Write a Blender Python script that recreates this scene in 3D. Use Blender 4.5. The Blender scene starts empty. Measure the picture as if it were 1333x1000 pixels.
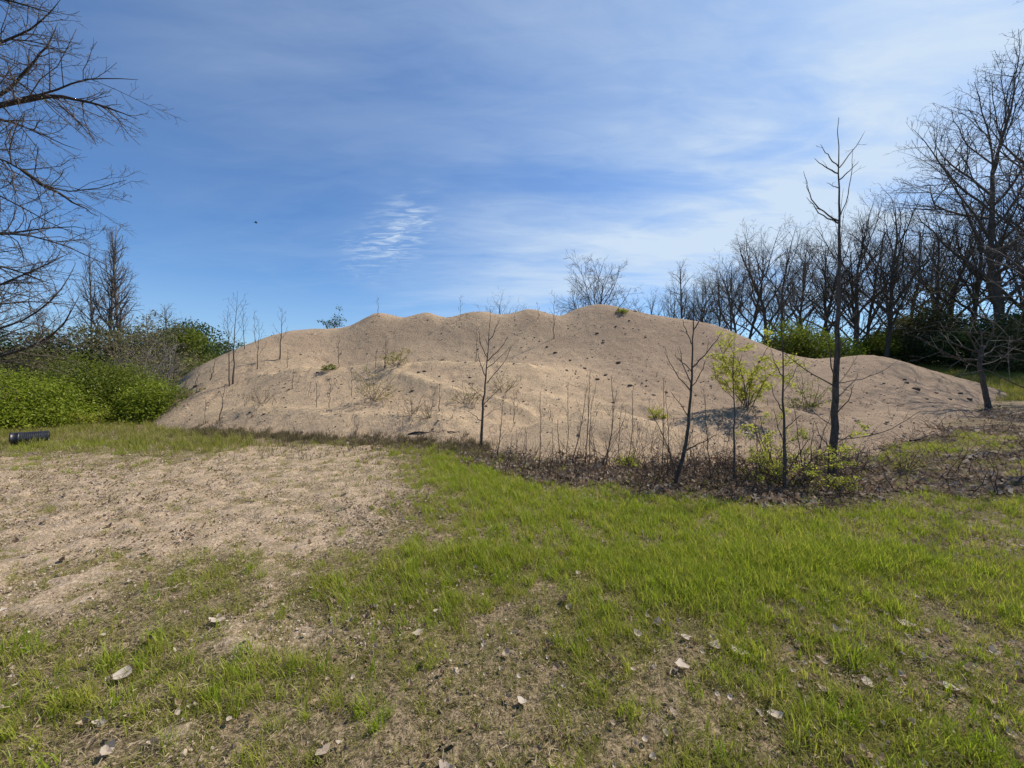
import bpy, math, random
import numpy as np
from mathutils import Vector, Matrix

R = math.radians
S = bpy.context.scene
COL = S.collection

# ------------------------------------------------------------------ camera, sky, sun, exposure
F = 501.0                      # focal length in pixels of a 1333 x 1000 frame
CAM = np.array([0.0, 0.0, 1.6])
PITCH = math.atan(-5.0 / F)
cam_d = bpy.data.cameras.new('camera')
cam_d.sensor_width = 36.0
cam_d.lens = 36.0 * F / 1333.0
cam_d.clip_start = 0.05
cam_d.clip_end = 5000
cam = bpy.data.objects.new('camera', cam_d)
cam.location = CAM
cam.rotation_euler = (R(90) + PITCH, 0, 0)
COL.objects.link(cam)
S.camera = cam

SUN_EL, SUN_AZ = 50.0, 62.0     # degrees; azimuth clockwise from +Y (straight ahead)
sun_d = bpy.data.lights.new('sun', 'SUN')
sun_d.energy = 5.0
sun_d.angle = R(0.5)
sun_d.color = (1.0, 0.93, 0.82)
sun = bpy.data.objects.new('sun', sun_d)
sd = Vector((math.sin(R(SUN_AZ)) * math.cos(R(SUN_EL)), math.cos(R(SUN_AZ)) * math.cos(R(SUN_EL)), math.sin(R(SUN_EL))))
sun.rotation_euler = sd.to_track_quat('Z', 'Y').to_euler()
sun.location = (20, 20, 60)
COL.objects.link(sun)

S.view_settings.view_transform = 'Standard'
S.view_settings.look = 'None'
S.view_settings.exposure = 0.30
S.view_settings.gamma = 1.0
S.view_settings.use_curve_mapping = False
S.cycles.max_bounces = 6
S.cycles.transparent_max_bounces = 8
S.cycles.use_adaptive_sampling = True


class NT:
    """short-hand for building node trees"""
    def __init__(self, nt):
        self.nt = nt
        nt.nodes.clear()

    def n(self, typ, ins=None, **props):
        nd = self.nt.nodes.new(typ)
        for k, v in props.items():
            setattr(nd, k, v)
        for k, v in (ins or {}).items():
            if hasattr(v, 'links') or hasattr(v, 'is_output'):
                self.nt.links.new(v, nd.inputs[k])
            else:
                nd.inputs[k].default_value = v
        return nd

    def math(self, op, a, b=0.0, c=0.0, clamp=False):
        m = self.n('ShaderNodeMath', operation=op, use_clamp=clamp)
        for i, v in enumerate((a, b, c)):
            if hasattr(v, 'is_output'):
                self.nt.links.new(v, m.inputs[i])
            else:
                m.inputs[i].default_value = v
        return m.outputs[0]

    def step(self, v, lo, hi):
        m = self.n('ShaderNodeMapRange', interpolation_type='SMOOTHSTEP')
        self.nt.links.new(v, m.inputs[0])
        m.inputs[1].default_value, m.inputs[2].default_value = lo, hi
        return m.outputs[0]

    def mix(self, f, a, b, blend='MIX'):
        m = self.n('ShaderNodeMix', data_type='RGBA', blend_type=blend)
        for s, v in ((m.inputs[0], f), (m.inputs[6], a), (m.inputs[7], b)):
            if hasattr(v, 'is_output'):
                self.nt.links.new(v, s)
            else:
                s.default_value = v if not isinstance(v, tuple) else (*v, 1.0)[:4]
        return m.outputs[2]

    def noise(self, vec, scale, detail=4.0, rough=0.55, dist=0.0, out='Fac'):
        m = self.n('ShaderNodeTexNoise', {'Scale': scale, 'Detail': detail, 'Roughness': rough, 'Distortion': dist})
        if vec is not None:
            self.nt.links.new(vec, m.inputs['Vector'])
        return m.outputs[out]


# ---- sky with cirrus
W = bpy.data.worlds.new('World')
S.world = W
W.use_nodes = True
w = NT(W.node_tree)
sky = w.n('ShaderNodeTexSky', sky_type='NISHITA', sun_disc=False)
sky.sun_elevation, sky.sun_rotation = R(SUN_EL), R(SUN_AZ)
sky.altitude = 200
sky.air_density = 1.0
sky.dust_density = 0.6
sky.ozone_density = 2.2
tc = w.n('ShaderNodeTexCoord')
sep = w.n('ShaderNodeSeparateXYZ', {0: tc.outputs['Generated']})
X, Y, Z = sep.outputs
zz = w.math('MAXIMUM', w.math('ADD', Z, 0.10), 0.03)
cu = w.math('DIVIDE', X, zz)
cv = w.math('DIVIDE', Y, zz)
uv = w.n('ShaderNodeCombineXYZ', {0: cu, 1: cv, 2: 0.0}).outputs[0]


def rot_uv(angle, sx, sy):
    return w.n('ShaderNodeMapping', {'Vector': uv, 'Rotation': (0, 0, R(angle)), 'Scale': (sx, sy, 1)}).outputs[0]


def blob(px, py, k):
    """soft patch of cloud around the direction through (px, py): exp(k (cos - 1))"""
    d = np.array([(px - 666.5) / F, 1.0, (495.0 - py) / F])
    d /= np.linalg.norm(d)
    dot = w.n('ShaderNodeVectorMath', {0: tc.outputs['Generated'], 1: tuple(d)}, operation='DOT_PRODUCT').outputs['Value']
    return w.math('EXPONENT', w.math('MULTIPLY', w.math('SUBTRACT', dot, 1.0), k))


n_big = w.noise(rot_uv(-25, 0.6, 1.2), 1.0, 3, 0.5, 0.4)
n_fib = w.noise(rot_uv(-28, 0.9, 2.6), 1.0, 6, 0.54, 0.8)
n_fin = w.noise(rot_uv(-20, 2.2, 6.0), 1.6, 6, 0.58, 1.2)
fib = w.math('ADD', w.math('MULTIPLY', n_fib, 0.74), w.math('MULTIPLY', n_fin, 0.26))
cover = None
for (px, py, k, a) in (
        (1330, -120, 9, 0.62), (1000, 20, 16, 0.22), (1010, 262, 60, 1.0), (1180, 230, 40, 0.35), (900, 300, 60, 0.35), (640, -100, 18, 0.34), (300, -40, 26, 0.26),
        (600, 400, 30, 0.36), (300, 395, 40, 0.16), (640, 270, 160, 0.20), (800, 330, 40, 0.45), (720, 375, 60, 0.40)):
    b = w.math('MULTIPLY', blob(px, py, k), a)
    cover = b if cover is None else w.math('ADD', cover, b)
dens = w.math('MULTIPLY', cover, w.step(w.math('ADD', w.math('MULTIPLY', n_big, 0.5), w.math('MULTIPLY', fib, 0.75)), 0.36, 0.92))
n_wsp = w.noise(rot_uv(35, 3.0, 9.0), 2.4, 7, 0.6, 0.9)
wsp = w.math('ADD', w.math('MULTIPLY', blob(537, 291, 700), 0.9), w.math('ADD', w.math('MULTIPLY', blob(508, 318, 900), 0.8), w.math('MULTIPLY', blob(470, 333, 1100), 0.6)))
dens = w.math('ADD', dens, w.math('MULTIPLY', wsp, w.math('MULTIPLY', w.step(n_wsp, 0.42, 0.74), 0.75)))
veil = w.math('MULTIPLY', cover, 0.17)
amount = w.math('MINIMUM', w.math('ADD', dens, veil), 0.93)
hz = w.math('MULTIPLY', w.step(Z, 0.34, -0.02), 0.30)
amount = w.math('MAXIMUM', amount, hz)
skyc = w.mix(1.0, sky.outputs[0], (0.70, 1.09, 1.48), 'MULTIPLY')
col = w.mix(amount, skyc, (6.5, 7.8, 9.3))
bg = w.n('ShaderNodeBackground', {'Color': col, 'Strength': 0.081})
wo = w.n('ShaderNodeOutputWorld', {'Surface': bg.outputs[0]})

# ------------------------------------------------------------------ helpers: pixels, noise, meshes
_c, _s = math.cos(PITCH), math.sin(PITCH)
FWD, UPV = np.array([0, _c, _s]), np.array([0, -_s, _c])


def ray(px, py):
    return FWD + np.array([1.0, 0, 0]) * ((px - 666.5) / F) + UPV * ((500.0 - py) / F)


def P(px, py, d):
    """point seen at (px, py) of the photograph, d metres ahead"""
    r = ray(px, py)
    return CAM + r * (d / r[1])


def proj(x, y, z):
    rx, ry, rz = x - CAM[0], y - CAM[1], z - CAM[2]
    f = np.maximum(ry * FWD[1] + rz * FWD[2], 1e-3)
    u = ry * UPV[1] + rz * UPV[2]
    return 666.5 + F * rx / f, 500.0 - F * u / f


_tab = np.random.RandomState(7).rand(256, 256)


def vnoise(x, y, o=0):
    x = np.asarray(x, float) + o * 17.31
    y = np.asarray(y, float) + o * 9.77
    xi, yi = np.floor(x).astype(int), np.floor(y).astype(int)
    fx, fy = x - xi, y - yi
    fx, fy = fx * fx * (3 - 2 * fx), fy * fy * (3 - 2 * fy)
    a, b = _tab[xi & 255, yi & 255], _tab[(xi + 1) & 255, yi & 255]
    c, d = _tab[xi & 255, (yi + 1) & 255], _tab[(xi + 1) & 255, (yi + 1) & 255]
    return (a * (1 - fx) + b * fx) * (1 - fy) + (c * (1 - fx) + d * fx) * fy


def fbm(x, y, octv=4, o=0, gain=0.5):
    t, a, s, f = 0.0, 1.0, 0.0, 1.0
    for i in range(octv):
        t = t + a * vnoise(x * f, y * f, o + i * 3)
        s += a
        a *= gain
        f *= 2.03
    return t / s


def smooth(v, lo, hi):
    t = np.clip((v - lo) / (hi - lo), 0, 1)
    return t * t * (3 - 2 * t)


class TPS:
    def __init__(self, pts, lam=0.0):
        pts = np.array(pts, float)
        self.xy = pts[:, :2]
        n = len(pts)
        K = self.k(self.xy) + lam * np.eye(n)
        Pm = np.c_[np.ones(n), self.xy]
        A = np.zeros((n + 3, n + 3))
        A[:n, :n], A[:n, n:], A[n:, :n] = K, Pm, Pm.T
        self.w = np.linalg.solve(A, np.r_[pts[:, 2], 0, 0, 0])

    def k(self, q):
        r2 = ((q[:, None, :] - self.xy[None]) ** 2).sum(-1)
        return 0.5 * r2 * np.log(r2 + 1e-12)

    def __call__(self, x, y):
        x, y = np.asarray(x, float), np.asarray(y, float)
        q = np.c_[x.ravel(), y.ravel()]
        out = np.empty(len(q))
        for i in range(0, len(q), 20000):
            c = q[i:i + 20000]
            out[i:i + 20000] = self.k(c) @ self.w[:-3] + np.c_[np.ones(len(c)), c] @ self.w[-3:]
        return out.reshape(x.shape)


def mesh_from(name, V, Fq, mats, mat_idx=None, shade=True):
    """V (n,3), Fq list of (m,k) int arrays"""
    me = bpy.data.meshes.new(name)
    V = np.asarray(V, np.float32)
    me.vertices.add(len(V))
    me.vertices.foreach_set('co', V.ravel())
    Fq = [np.asarray(f, np.int32) for f in Fq if len(f)]
    tot = sum(len(f) for f in Fq)
    if tot:
        loops = np.concatenate([f.ravel() for f in Fq])
        sizes = np.concatenate([np.full(len(f), f.shape[1], np.int32) for f in Fq])
        starts = np.r_[0, np.cumsum(sizes)[:-1]].astype(np.int32)
        me.loops.add(len(loops))
        me.loops.foreach_set('vertex_index', loops)
        me.polygons.add(tot)
        me.polygons.foreach_set('loop_start', starts)
        me.polygons.foreach_set('use_smooth', np.full(tot, shade, bool))
        if mat_idx is not None:
            me.polygons.foreach_set('material_index', np.asarray(mat_idx, np.int32))
    for m in (mats if isinstance(mats, (list, tuple)) else [mats]):
        me.materials.append(m)
    me.update(calc_edges=True)
    return me


def link(name, me, parent=None):
    o = bpy.data.objects.new(name, me)
    COL.objects.link(o)
    if parent is not None:
        o.parent = parent
    return o


def tag(o, label=None, cat=None, group=None, kind=None):
    for k, v in (('label', label), ('category', cat), ('group', group), ('kind', kind)):
        if v:
            o[k] = v
    return o


def thing(name, loc, label, cat, group=None, rz=0.0):
    o = bpy.data.objects.new(name, None)
    o.empty_display_size = 0.2
    o.location = [float(v) for v in loc]
    o.rotation_euler = (0, 0, rz)
    COL.objects.link(o)
    return tag(o, label, cat, group)


def copy_thing(root, loc, rz, scale, label, group=None):
    r = root.copy()
    COL.objects.link(r)
    r.location = [float(v) for v in loc]
    r.rotation_euler = (0, 0, rz)
    r.scale = scale if isinstance(scale, tuple) else (scale,) * 3
    r['label'] = label
    if group:
        r['group'] = group
    for ch in root.children:
        c = ch.copy()
        COL.objects.link(c)
        c.parent = r
        for g in ch.children:
            e = g.copy()
            COL.objects.link(e)
            e.parent = c
    return r


# ------------------------------------------------------------------ materials
def new_mat(name):
    m = bpy.data.materials.new(name)
    m.use_nodes = True
    return m, NT(m.node_tree)


def out(t, shader, disp=None):
    o = t.n('ShaderNodeOutputMaterial', {'Surface': shader})
    return o


def bump(t, h, strength, dist):
    return t.n('ShaderNodeBump', {'Height': h, 'Strength': strength, 'Distance': dist}).outputs[0]


def mat_gravel():
    m, t = new_mat('gravel')
    tc = t.n('ShaderNodeTexCoord').outputs['Object']
    big = t.noise(tc, 0.35, 4, 0.6)
    mid = t.noise(tc, 2.2, 6, 0.65)
    fine = t.noise(tc, 14, 6, 0.75)
    grain = t.noise(tc, 70, 3, 0.8)
    vor = t.n('ShaderNodeTexVoronoi', {'Vector': tc, 'Scale': 42.0})
    fresh = t.n('ShaderNodeAttribute', attribute_name='fresh').outputs['Fac']
    c = t.mix(t.step(big, 0.32, 0.66), (0.365, 0.262, 0.172), (0.465, 0.338, 0.216))
    wea = t.n('ShaderNodeAttribute', attribute_name='weathered').outputs['Fac']
    c = t.mix(t.math('MULTIPLY', wea, 0.8), c, (0.262, 0.186, 0.130))
    c = t.mix(fresh, c, (0.55, 0.40, 0.245))  # paler gravel colour where this mask is set
    m5 = t.noise(tc, 5.5, 5, 0.7)
    c = t.mix(t.math('MULTIPLY', t.step(m5, 0.50, 0.70), 0.45), c, (0.235, 0.165, 0.105))
    c = t.mix(t.math('MULTIPLY', t.step(mid, 0.42, 0.75), 0.42), c, (0.45, 0.335, 0.22))
    c = t.mix(t.math('MULTIPLY', t.step(fine, 0.52, 0.72), 0.6), c, (0.17, 0.12, 0.08))
    spk = t.mix(0.55, t.n('ShaderNodeRGBToBW', {0: vor.outputs['Color']}).outputs[0], (0.5, 0.5, 0.5))
    c = t.mix(0.55, c, t.mix(1.0, c, t.mix(1.0, spk, (1.9, 1.9, 1.9), 'MULTIPLY'), 'MULTIPLY'))
    h = t.math('ADD', t.math('MULTIPLY', mid, 0.5), t.math('ADD', t.math('MULTIPLY', fine, 0.35), t.math('MULTIPLY', grain, 0.15)))
    b = t.n('ShaderNodeBsdfPrincipled', {'Base Color': c, 'Roughness': 0.95, 'Specular IOR Level': 0.15, 'Normal': bump(t, h, 1.0, 0.14)})
    out(t, b.outputs[0])
    return m


def mat_ground():
    m, t = new_mat('ground')
    tc = t.n('ShaderNodeTexCoord').outputs['Object']
    g = t.n('ShaderNodeAttribute', attribute_name='gravelly').outputs['Fac']
    l = t.n('ShaderNodeAttribute', attribute_name='litter').outputs['Fac']
    far = t.n('ShaderNodeAttribute', attribute_name='meadow').outputs['Fac']
    mid = t.noise(tc, 3.0, 6, 0.65)
    fine = t.noise(tc, 22, 6, 0.75)
    grain = t.noise(tc, 130, 3, 0.8)
    vor = t.n('ShaderNodeTexVoronoi', {'Vector': tc, 'Scale': 95.0})
    vor2 = t.n('ShaderNodeTexVoronoi', {'Vector': tc, 'Scale': 38.0})
    fib_ = t.noise(tc, 75, 5, 0.8, 0.6)
    thatch = t.mix(t.step(t.math('ADD', t.math('MULTIPLY', fine, 0.5), t.math('MULTIPLY', fib_, 0.5)), 0.42, 0.60), (0.055, 0.042, 0.022), (0.375, 0.28, 0.17))
    thatch = t.mix(t.math('MULTIPLY', t.step(mid, 0.45, 0.7), 0.5), thatch, (0.085, 0.085, 0.028))
    peb = t.mix(t.step(fine, 0.35, 0.7), (0.32, 0.232, 0.150), (0.50, 0.385, 0.268))
    peb = t.mix(0.65, peb, t.mix(1.0, peb, t.mix(1.0, t.mix(0.45, t.n('ShaderNodeRGBToBW', {0: vor.outputs['Color']}).outputs[0], (0.5, 0.5, 0.5)), (1.95, 1.95, 1.95), 'MULTIPLY'), 'MULTIPLY'))
    peb = t.mix(t.math('MULTIPLY', t.step(mid, 0.46, 0.66), 0.6), peb, (0.17, 0.135, 0.075))
    ge = t.step(t.math('ADD', g, t.math('MULTIPLY', t.math('SUBTRACT', fine, 0.5), 0.9)), 0.3, 0.62)
    c = t.mix(ge, thatch, peb)
    lit = t.mix(t.step(fine, 0.35, 0.7), (0.035, 0.025, 0.018), (0.13, 0.095, 0.066))
    le = t.step(t.math('ADD', l, t.math('MULTIPLY', t.math('SUBTRACT', fine, 0.5), 0.6)), 0.3, 0.6)
    c = t.mix(le, c, lit)
    mead = t.mix(t.step(t.noise(tc, 0.5, 6, 0.7), 0.35, 0.65), (0.075, 0.095, 0.022), (0.15, 0.15, 0.045))
    c = t.mix(far, c, mead)
    h = t.math('ADD', t.math('MULTIPLY', fine, 0.6), t.math('ADD', t.math('MULTIPLY', grain, 0.25), t.math('MULTIPLY', vor2.outputs['Distance'], 0.3)))
    b = t.n('ShaderNodeBsdfPrincipled', {'Base Color': c, 'Roughness': 0.95, 'Specular IOR Level': 0.15, 'Normal': bump(t, h, 0.9, 0.035)})
    out(t, b.outputs[0])
    return m


def mat_bark(name, dark, light, scale=9.0):
    m, t = new_mat(name)
    tc = t.n('ShaderNodeTexCoord').outputs['Object']
    mp = t.n('ShaderNodeMapping', {'Vector': tc, 'Scale': (scale, scale, scale * 0.22)}).outputs[0]
    n1 = t.noise(mp, 4.0, 6, 0.7, 0.4)
    n2 = t.noise(tc, 3.0, 4, 0.6)
    c = t.mix(t.step(n1, 0.35, 0.68), dark, light)
    c = t.mix(t.math('MULTIPLY', t.step(n2, 0.45, 0.7), 0.4), c, light)
    b = t.n('ShaderNodeBsdfPrincipled', {'Base Color': c, 'Roughness': 0.9, 'Specular IOR Level': 0.2, 'Normal': bump(t, n1, 0.8, 0.03)})
    out(t, b.outputs[0])
    return m


def mat_leaf(name, c0, c1, c2, trans=0.42, rough=0.5, spread=2.2):
    """thin leaf: diffuse + translucent + a little gloss, colour varied by place and by instance"""
    m, t = new_mat(name)
    tc = t.n('ShaderNodeTexCoord').outputs['Object']
    rnd = t.n('ShaderNodeObjectInfo').outputs['Random']
    n = t.noise(tc, spread, 5, 0.8)
    att = t.n('ShaderNodeAttribute', attribute_name='tint').outputs['Fac']
    f = t.math('FRACT', t.math('ADD', att, t.math('MULTIPLY', rnd, 0.999)))
    c = t.mix(t.step(n, 0.3, 0.7), c0, c1)
    c = t.mix(t.math('MULTIPLY', f, 0.75), c, c2)
    d = t.n('ShaderNodeBsdfDiffuse', {'Color': c})
    tl = t.n('ShaderNodeBsdfTranslucent', {'Color': c})
    gl = t.n('ShaderNodeBsdfGlossy', {'Color': (0.5, 0.5, 0.5, 1), 'Roughness': rough})
    s1 = t.n('ShaderNodeMixShader', {0: trans, 1: d.outputs[0], 2: tl.outputs[0]})
    s2 = t.n('ShaderNodeMixShader', {0: 0.02, 1: s1.outputs[0], 2: gl.outputs[0]})
    out(t, s2.outputs[0])
    return m


M_GRAVEL = mat_gravel()
M_GROUND = mat_ground()
M_BARK = mat_bark('bark', (0.055, 0.042, 0.034), (0.15, 0.122, 0.10))
M_BARK_DARK = mat_bark('dark_bark', (0.03, 0.024, 0.021), (0.085, 0.07, 0.06))
M_BARK_GREY = mat_bark('grey_bark', (0.075, 0.062, 0.052), (0.17, 0.145, 0.125))
M_BARK_PALE = mat_bark('pale_bark', (0.13, 0.115, 0.10), (0.28, 0.25, 0.22))
M_TWIG = mat_bark('twig_bark', (0.07, 0.055, 0.047), (0.14, 0.115, 0.098), 4)
M_STEM = mat_bark('stem_bark', (0.075, 0.055, 0.040), (0.17, 0.13, 0.095), 8)

# ------------------------------------------------------------------ terrain heights
GP = [(0, -40, 0), (-40, -40, 0), (40, -40, 0.2), (0, 0, 0), (-6, 0, 0), (6, 0, 0), (0, 4, 0), (-8, 5, 0), (5, 5, 0), (0, 8, 0), (-6, 9, 0), (-14, 10, 0),
      (4, 8.5, 0.0), (-20, 14, 0), (-10, 14, 0), (0, 16, 0), (8, 16, 0.2), (-26, 30, 0), (0, 30, 0), (-60, 60, 0), (0, 70, 0.6), (-60, 5, 0), (-60, -20, 0)]
for (px, py, d) in ((1300, 650, 5.1), (1333, 605, 7.0), (1200, 620, 6.4), (1300, 562, 9.8), (1300, 530, 13.2), (1330, 512, 18), (1180, 478, 30), (1300, 474, 30), (1240, 467, 40), (1500, 480, 30),
                    (1120, 470, 42), (900, 475, 42)):
    GP.append(tuple(P(px, py, d)))
GP += [(60, 60, 5.2), (30, 70, 5.2), (60, 20, 2.4), (40, 0, 0.8)]
g_tps = TPS(GP, 1.0)


def gz(x, y):
    x, y = np.asarray(x, float), np.asarray(y, float)
    far = smooth(np.hypot(x, y), 55, 95)
    z = g_tps(np.clip(x, -70, 70), np.clip(y, -45, 75))
    return z * (1 - far) + far * np.clip(x * 0.02, -0.5, 4.5) + 0.05 * (fbm(x * 0.8, y * 0.8, 3, 5) - 0.5)


MP = []                                              # points the gravel passes through: seen at (px, py), d metres ahead
for q in (
        # front foot
        (212, 550, 13.2), (260, 562, 11.9), (330, 568, 11.0), (400, 571, 10.5), (500, 575, 10.0), (580, 579, 9.5), (620, 588, 8.7), (690, 602, 7.6), (800, 607, 7.2), (900, 612, 6.9),
        (1000, 613, 6.85), (1090, 610, 7.0), (1150, 590, 8.2), (1200, 566, 9.7), (1262, 541, 11.8), (1290, 505, 16.5),
        # lower tier on the left: slope and bench
        (250, 530, 14.0), (300, 520, 14.2), (360, 530, 12.6), (440, 535, 11.9), (520, 535, 11.7), (600, 540, 11.0),
        (330, 492, 16.0), (400, 482, 15.6), (440, 484, 15.2), (500, 478, 15.2), (560, 476, 15.0), (630, 477, 15.0), (700, 481, 14.6),
        (440, 489, 16.7), (500, 483, 16.9), (560, 481, 16.9), (630, 482, 16.7),
        (505, 494, 14.2), (580, 512, 12.9), (650, 515, 12.6), (700, 505, 13.3), (740, 500, 13.8),
        # upper slope
        (440, 450, 19.2), (500, 440, 19.6), (560, 440, 19.6), (630, 440, 19.4), (700, 440, 19.2), (780, 440, 18.6), (860, 450, 18.0), (930, 468, 17.2),
        (780, 480, 16.0), (860, 490, 15.0), (700, 530, 11.9), (800, 520, 12.8), (860, 524, 12.4),
        # ridge tops
        (385, 430, 21.0), (430, 430, 22.2), (462, 424, 21.8), (490, 407.5, 21.4), (528, 413.5, 21.8), (556, 407, 21.6), (582, 413.8, 21.9), (604, 408, 21.7), (632, 405.5, 21.6), (655, 412, 22.0), (690, 402, 21.6), (731, 411.5, 21.9),
        (780, 396.5, 21.6), (752, 402, 22.0), (830, 408, 22.0), (880, 415, 21.5), (930, 424, 21.0), (970, 440, 20.4), (1010, 457, 19.8), (1050, 468, 19.6),
        # left flank outline
        (216, 520, 16.5), (230, 500, 18.0), (262, 481, 18.8), (300, 461, 19.6), (340, 443, 20.4),
        # near pile in the middle
        (655, 575, 9.2), (690, 565, 9.0), (715, 553, 9.2), (762, 541, 9.4), (810, 543, 9.4), (860, 561, 9.0), (760, 580, 8.2), (860, 590, 7.8), (760, 553, 11.0), (810, 553, 11.0), (690, 556, 10.9),
        # right-hand low piles
        (890, 556, 9.6), (930, 541, 10.2), (975, 534, 10.6), (1020, 537, 10.5), (1060, 548, 10.0), (960, 575, 8.6), (1050, 580, 8.5), (930, 549, 12.2), (990, 545, 12.6), (1060, 549, 12.2),
        (1100, 552, 10.0), (1150, 540, 11.2), (1120, 575, 8.9), (1200, 536, 12.2), (1110, 522, 13.2),
        # right pile
        (1040, 500, 15.2), (1080, 470, 17.6), (1130, 463, 17.4), (1180, 472, 17.0), (1225, 487, 16.4), (1262, 503, 15.6), (1130, 490, 15.4), (1190, 505, 14.6)):
    MP.append(tuple(P(*q)))
# the far side falls away
for (px, d, z) in ((385, 27, 0.8), (470, 28, 1.2), (556, 28, 1.4), (640, 28, 1.4), (700, 28, 1.4), (780, 28, 1.6), (880, 27, 1.4), (970, 25.5, 1.2), (1080, 23, 1.2), (1160, 22.5, 1.6),
                   (385, 33, -1.5), (556, 34, -1.5), (700, 34, -1.5), (850, 33, -1.3), (980, 31, -0.6), (1100, 28, 0.2), (1200, 26, 1.0)):
    MP.append(((px - 666.5) / F * d, d, z))
# and the front foot dives under the turf
for (px, d, z) in ((150, 13, -0.9), (190, 17, -0.9), (200, 20, -1.0), (240, 23, -1.0), (300, 26, -1.2), (330, 10, -0.55), (440, 9.3, -0.55), (560, 8.5, -0.55), (610, 7.8, -0.5), (690, 6.7, -0.5), (800, 6.3, -0.5), (900, 6.0, -0.5),
                   (1000, 6.0, -0.5), (1100, 6.1, -0.5), (1180, 6.9, -0.5), (1240, 8.2, -0.4), (1310, 10.5, -0.2), (1340, 14.5, 0.1), (1310, 20, 0.9), (1260, 24, 1.2)):
    MP.append(((px - 666.5) / F * d, d, z))
m_tps = TPS(MP, 0.02)

MX0, MX1, MY0, MY1, MS = -17.5, 21.0, 5.6, 34.0, 0.09
mx = np.arange(MX0, MX1, MS)
my = np.arange(MY0, MY1, MS)
MXX, MYY = np.meshgrid(mx, my, indexing='ij')
MZ = m_tps(MXX, MYY)
_fresh = np.clip(fbm(MXX * 0.5, MYY * 0.5, 3, 40) * 2 - 0.9, 0, 1)
MZ = MZ + 0.09 * (fbm(MXX * 0.9, MYY * 0.9, 4, 20) - 0.5) + 0.05 * (fbm(MXX * 4.5, MYY * 4.5, 3, 31) - 0.5)
GRZ = gz(MXX, MYY)
RIDGES = (   # brows of the dumped tiers: (height, width, paleness, points as seen)
    (0.20, 0.40, 1.0, ((335, 490, 15.9), (372, 481, 15.4), (440, 483.5, 15.1), (500, 477, 15.1), (560, 474.5, 15.0), (640, 476, 15.0), (690, 480, 14.7))),
    (0.20, 0.35, 0.9, ((497, 487, 14.8), (520, 496, 14.1), (560, 506, 13.3), (600, 515, 12.6), (640, 520, 12.2), (690, 533, 11.4))),
    (0.12, 0.50, 0.8, ((690, 548, 9.9), (720, 546, 9.5), (765, 540, 9.4), (812, 543, 9.35), (862, 561, 9.0))),
    (0.10, 0.45, 0.7, ((700, 520, 12.6), (760, 524, 12.4), (830, 528, 12.2), (880, 545, 11.0))),
    (0.15, 0.45, 0.8, ((900, 553, 9.7), (940, 540, 10.2), (985, 533, 10.6), (1030, 539, 10.4), (1090, 556, 9.8))),
    (0.09, 0.50, 0.5, ((1100, 552, 10.2), (1150, 540, 11.2), (1205, 537, 12.2))),
    (0.12, 0.50, 0.5, ((262, 545, 12.9), (330, 540, 12.6), (420, 541, 11.6), (520, 545, 11.2), (600, 551, 10.5))),
)
_rf = np.zeros_like(MZ)
for (h_, w_, f_, L_) in RIDGES:
    q_ = np.array([P(*t)[:2] for t in L_])
    best = np.full(MZ.shape, 1e9)
    for a_, b_ in zip(q_[:-1], q_[1:]):
        ab = b_ - a_
        t_ = np.clip(((MXX - a_[0]) * ab[0] + (MYY - a_[1]) * ab[1]) / (ab @ ab), 0, 1)
        best = np.minimum(best, np.hypot(MXX - a_[0] - t_ * ab[0], MYY - a_[1] - t_ * ab[1]))
    best = best + 0.25 * (fbm(MXX * 1.1, MYY * 1.1, 3, 44) - 0.5)
    best = np.abs(best)
    MZ += h_ * np.exp(-best / w_)
    _rf = np.maximum(_rf, f_ * np.exp(-(best / (w_ * 0.75)) ** 2))
# slumps and old foot tracks
MZ -= 0.055 * smooth(fbm(MXX * 2.6, MYY * 2.6, 3, 51), 0.60, 0.74) * (MZ < 2.6)


def mound_z(x, y):
    fx = np.clip((np.asarray(x, float) - MX0) / MS, 0, len(mx) - 1.001)
    fy = np.clip((np.asarray(y, float) - MY0) / MS, 0, len(my) - 1.001)
    i, j = fx.astype(int), fy.astype(int)
    a, b = fx - i, fy - j
    z = (MZ[i, j] * (1 - a) + MZ[i + 1, j] * a) * (1 - b) + (MZ[i, j + 1] * (1 - a) + MZ[i + 1, j + 1] * a) * b
    inside = (x > MX0) & (x < MX1) & (y > MY0) & (y < MY1)
    return np.where(inside, z, -5.0)


def top_z(x, y):
    return np.maximum(mound_z(np.asarray(x, float), np.asarray(y, float)), gz(x, y))


def hit(px, py, d0=1.2, d1=70.0):
    """where the ray through pixel (px, py) meets the ground or the gravel"""
    d = np.r_[np.arange(d0, 30, 0.04), np.arange(30, d1, 0.25)]
    r = ray(px, py)
    pts = CAM + np.outer(d / r[1], r)
    below = pts[:, 2] < top_z(pts[:, 0], pts[:, 1])
    k = int(np.argmax(below)) if below.any() else len(d) - 1
    p = pts[k].copy()
    p[2] = float(top_z(p[0], p[1]))
    return p


# ---- what covers the turf where: bare gravel, leaf litter, lush grass
def blobs(px, py, L):
    s = 0.0
    for (cx, cy, rx, ry, a) in L:
        s = s + a * np.exp(-((px - cx) / rx) ** 2 - ((py - cy) / ry) ** 2)
    return s


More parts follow.
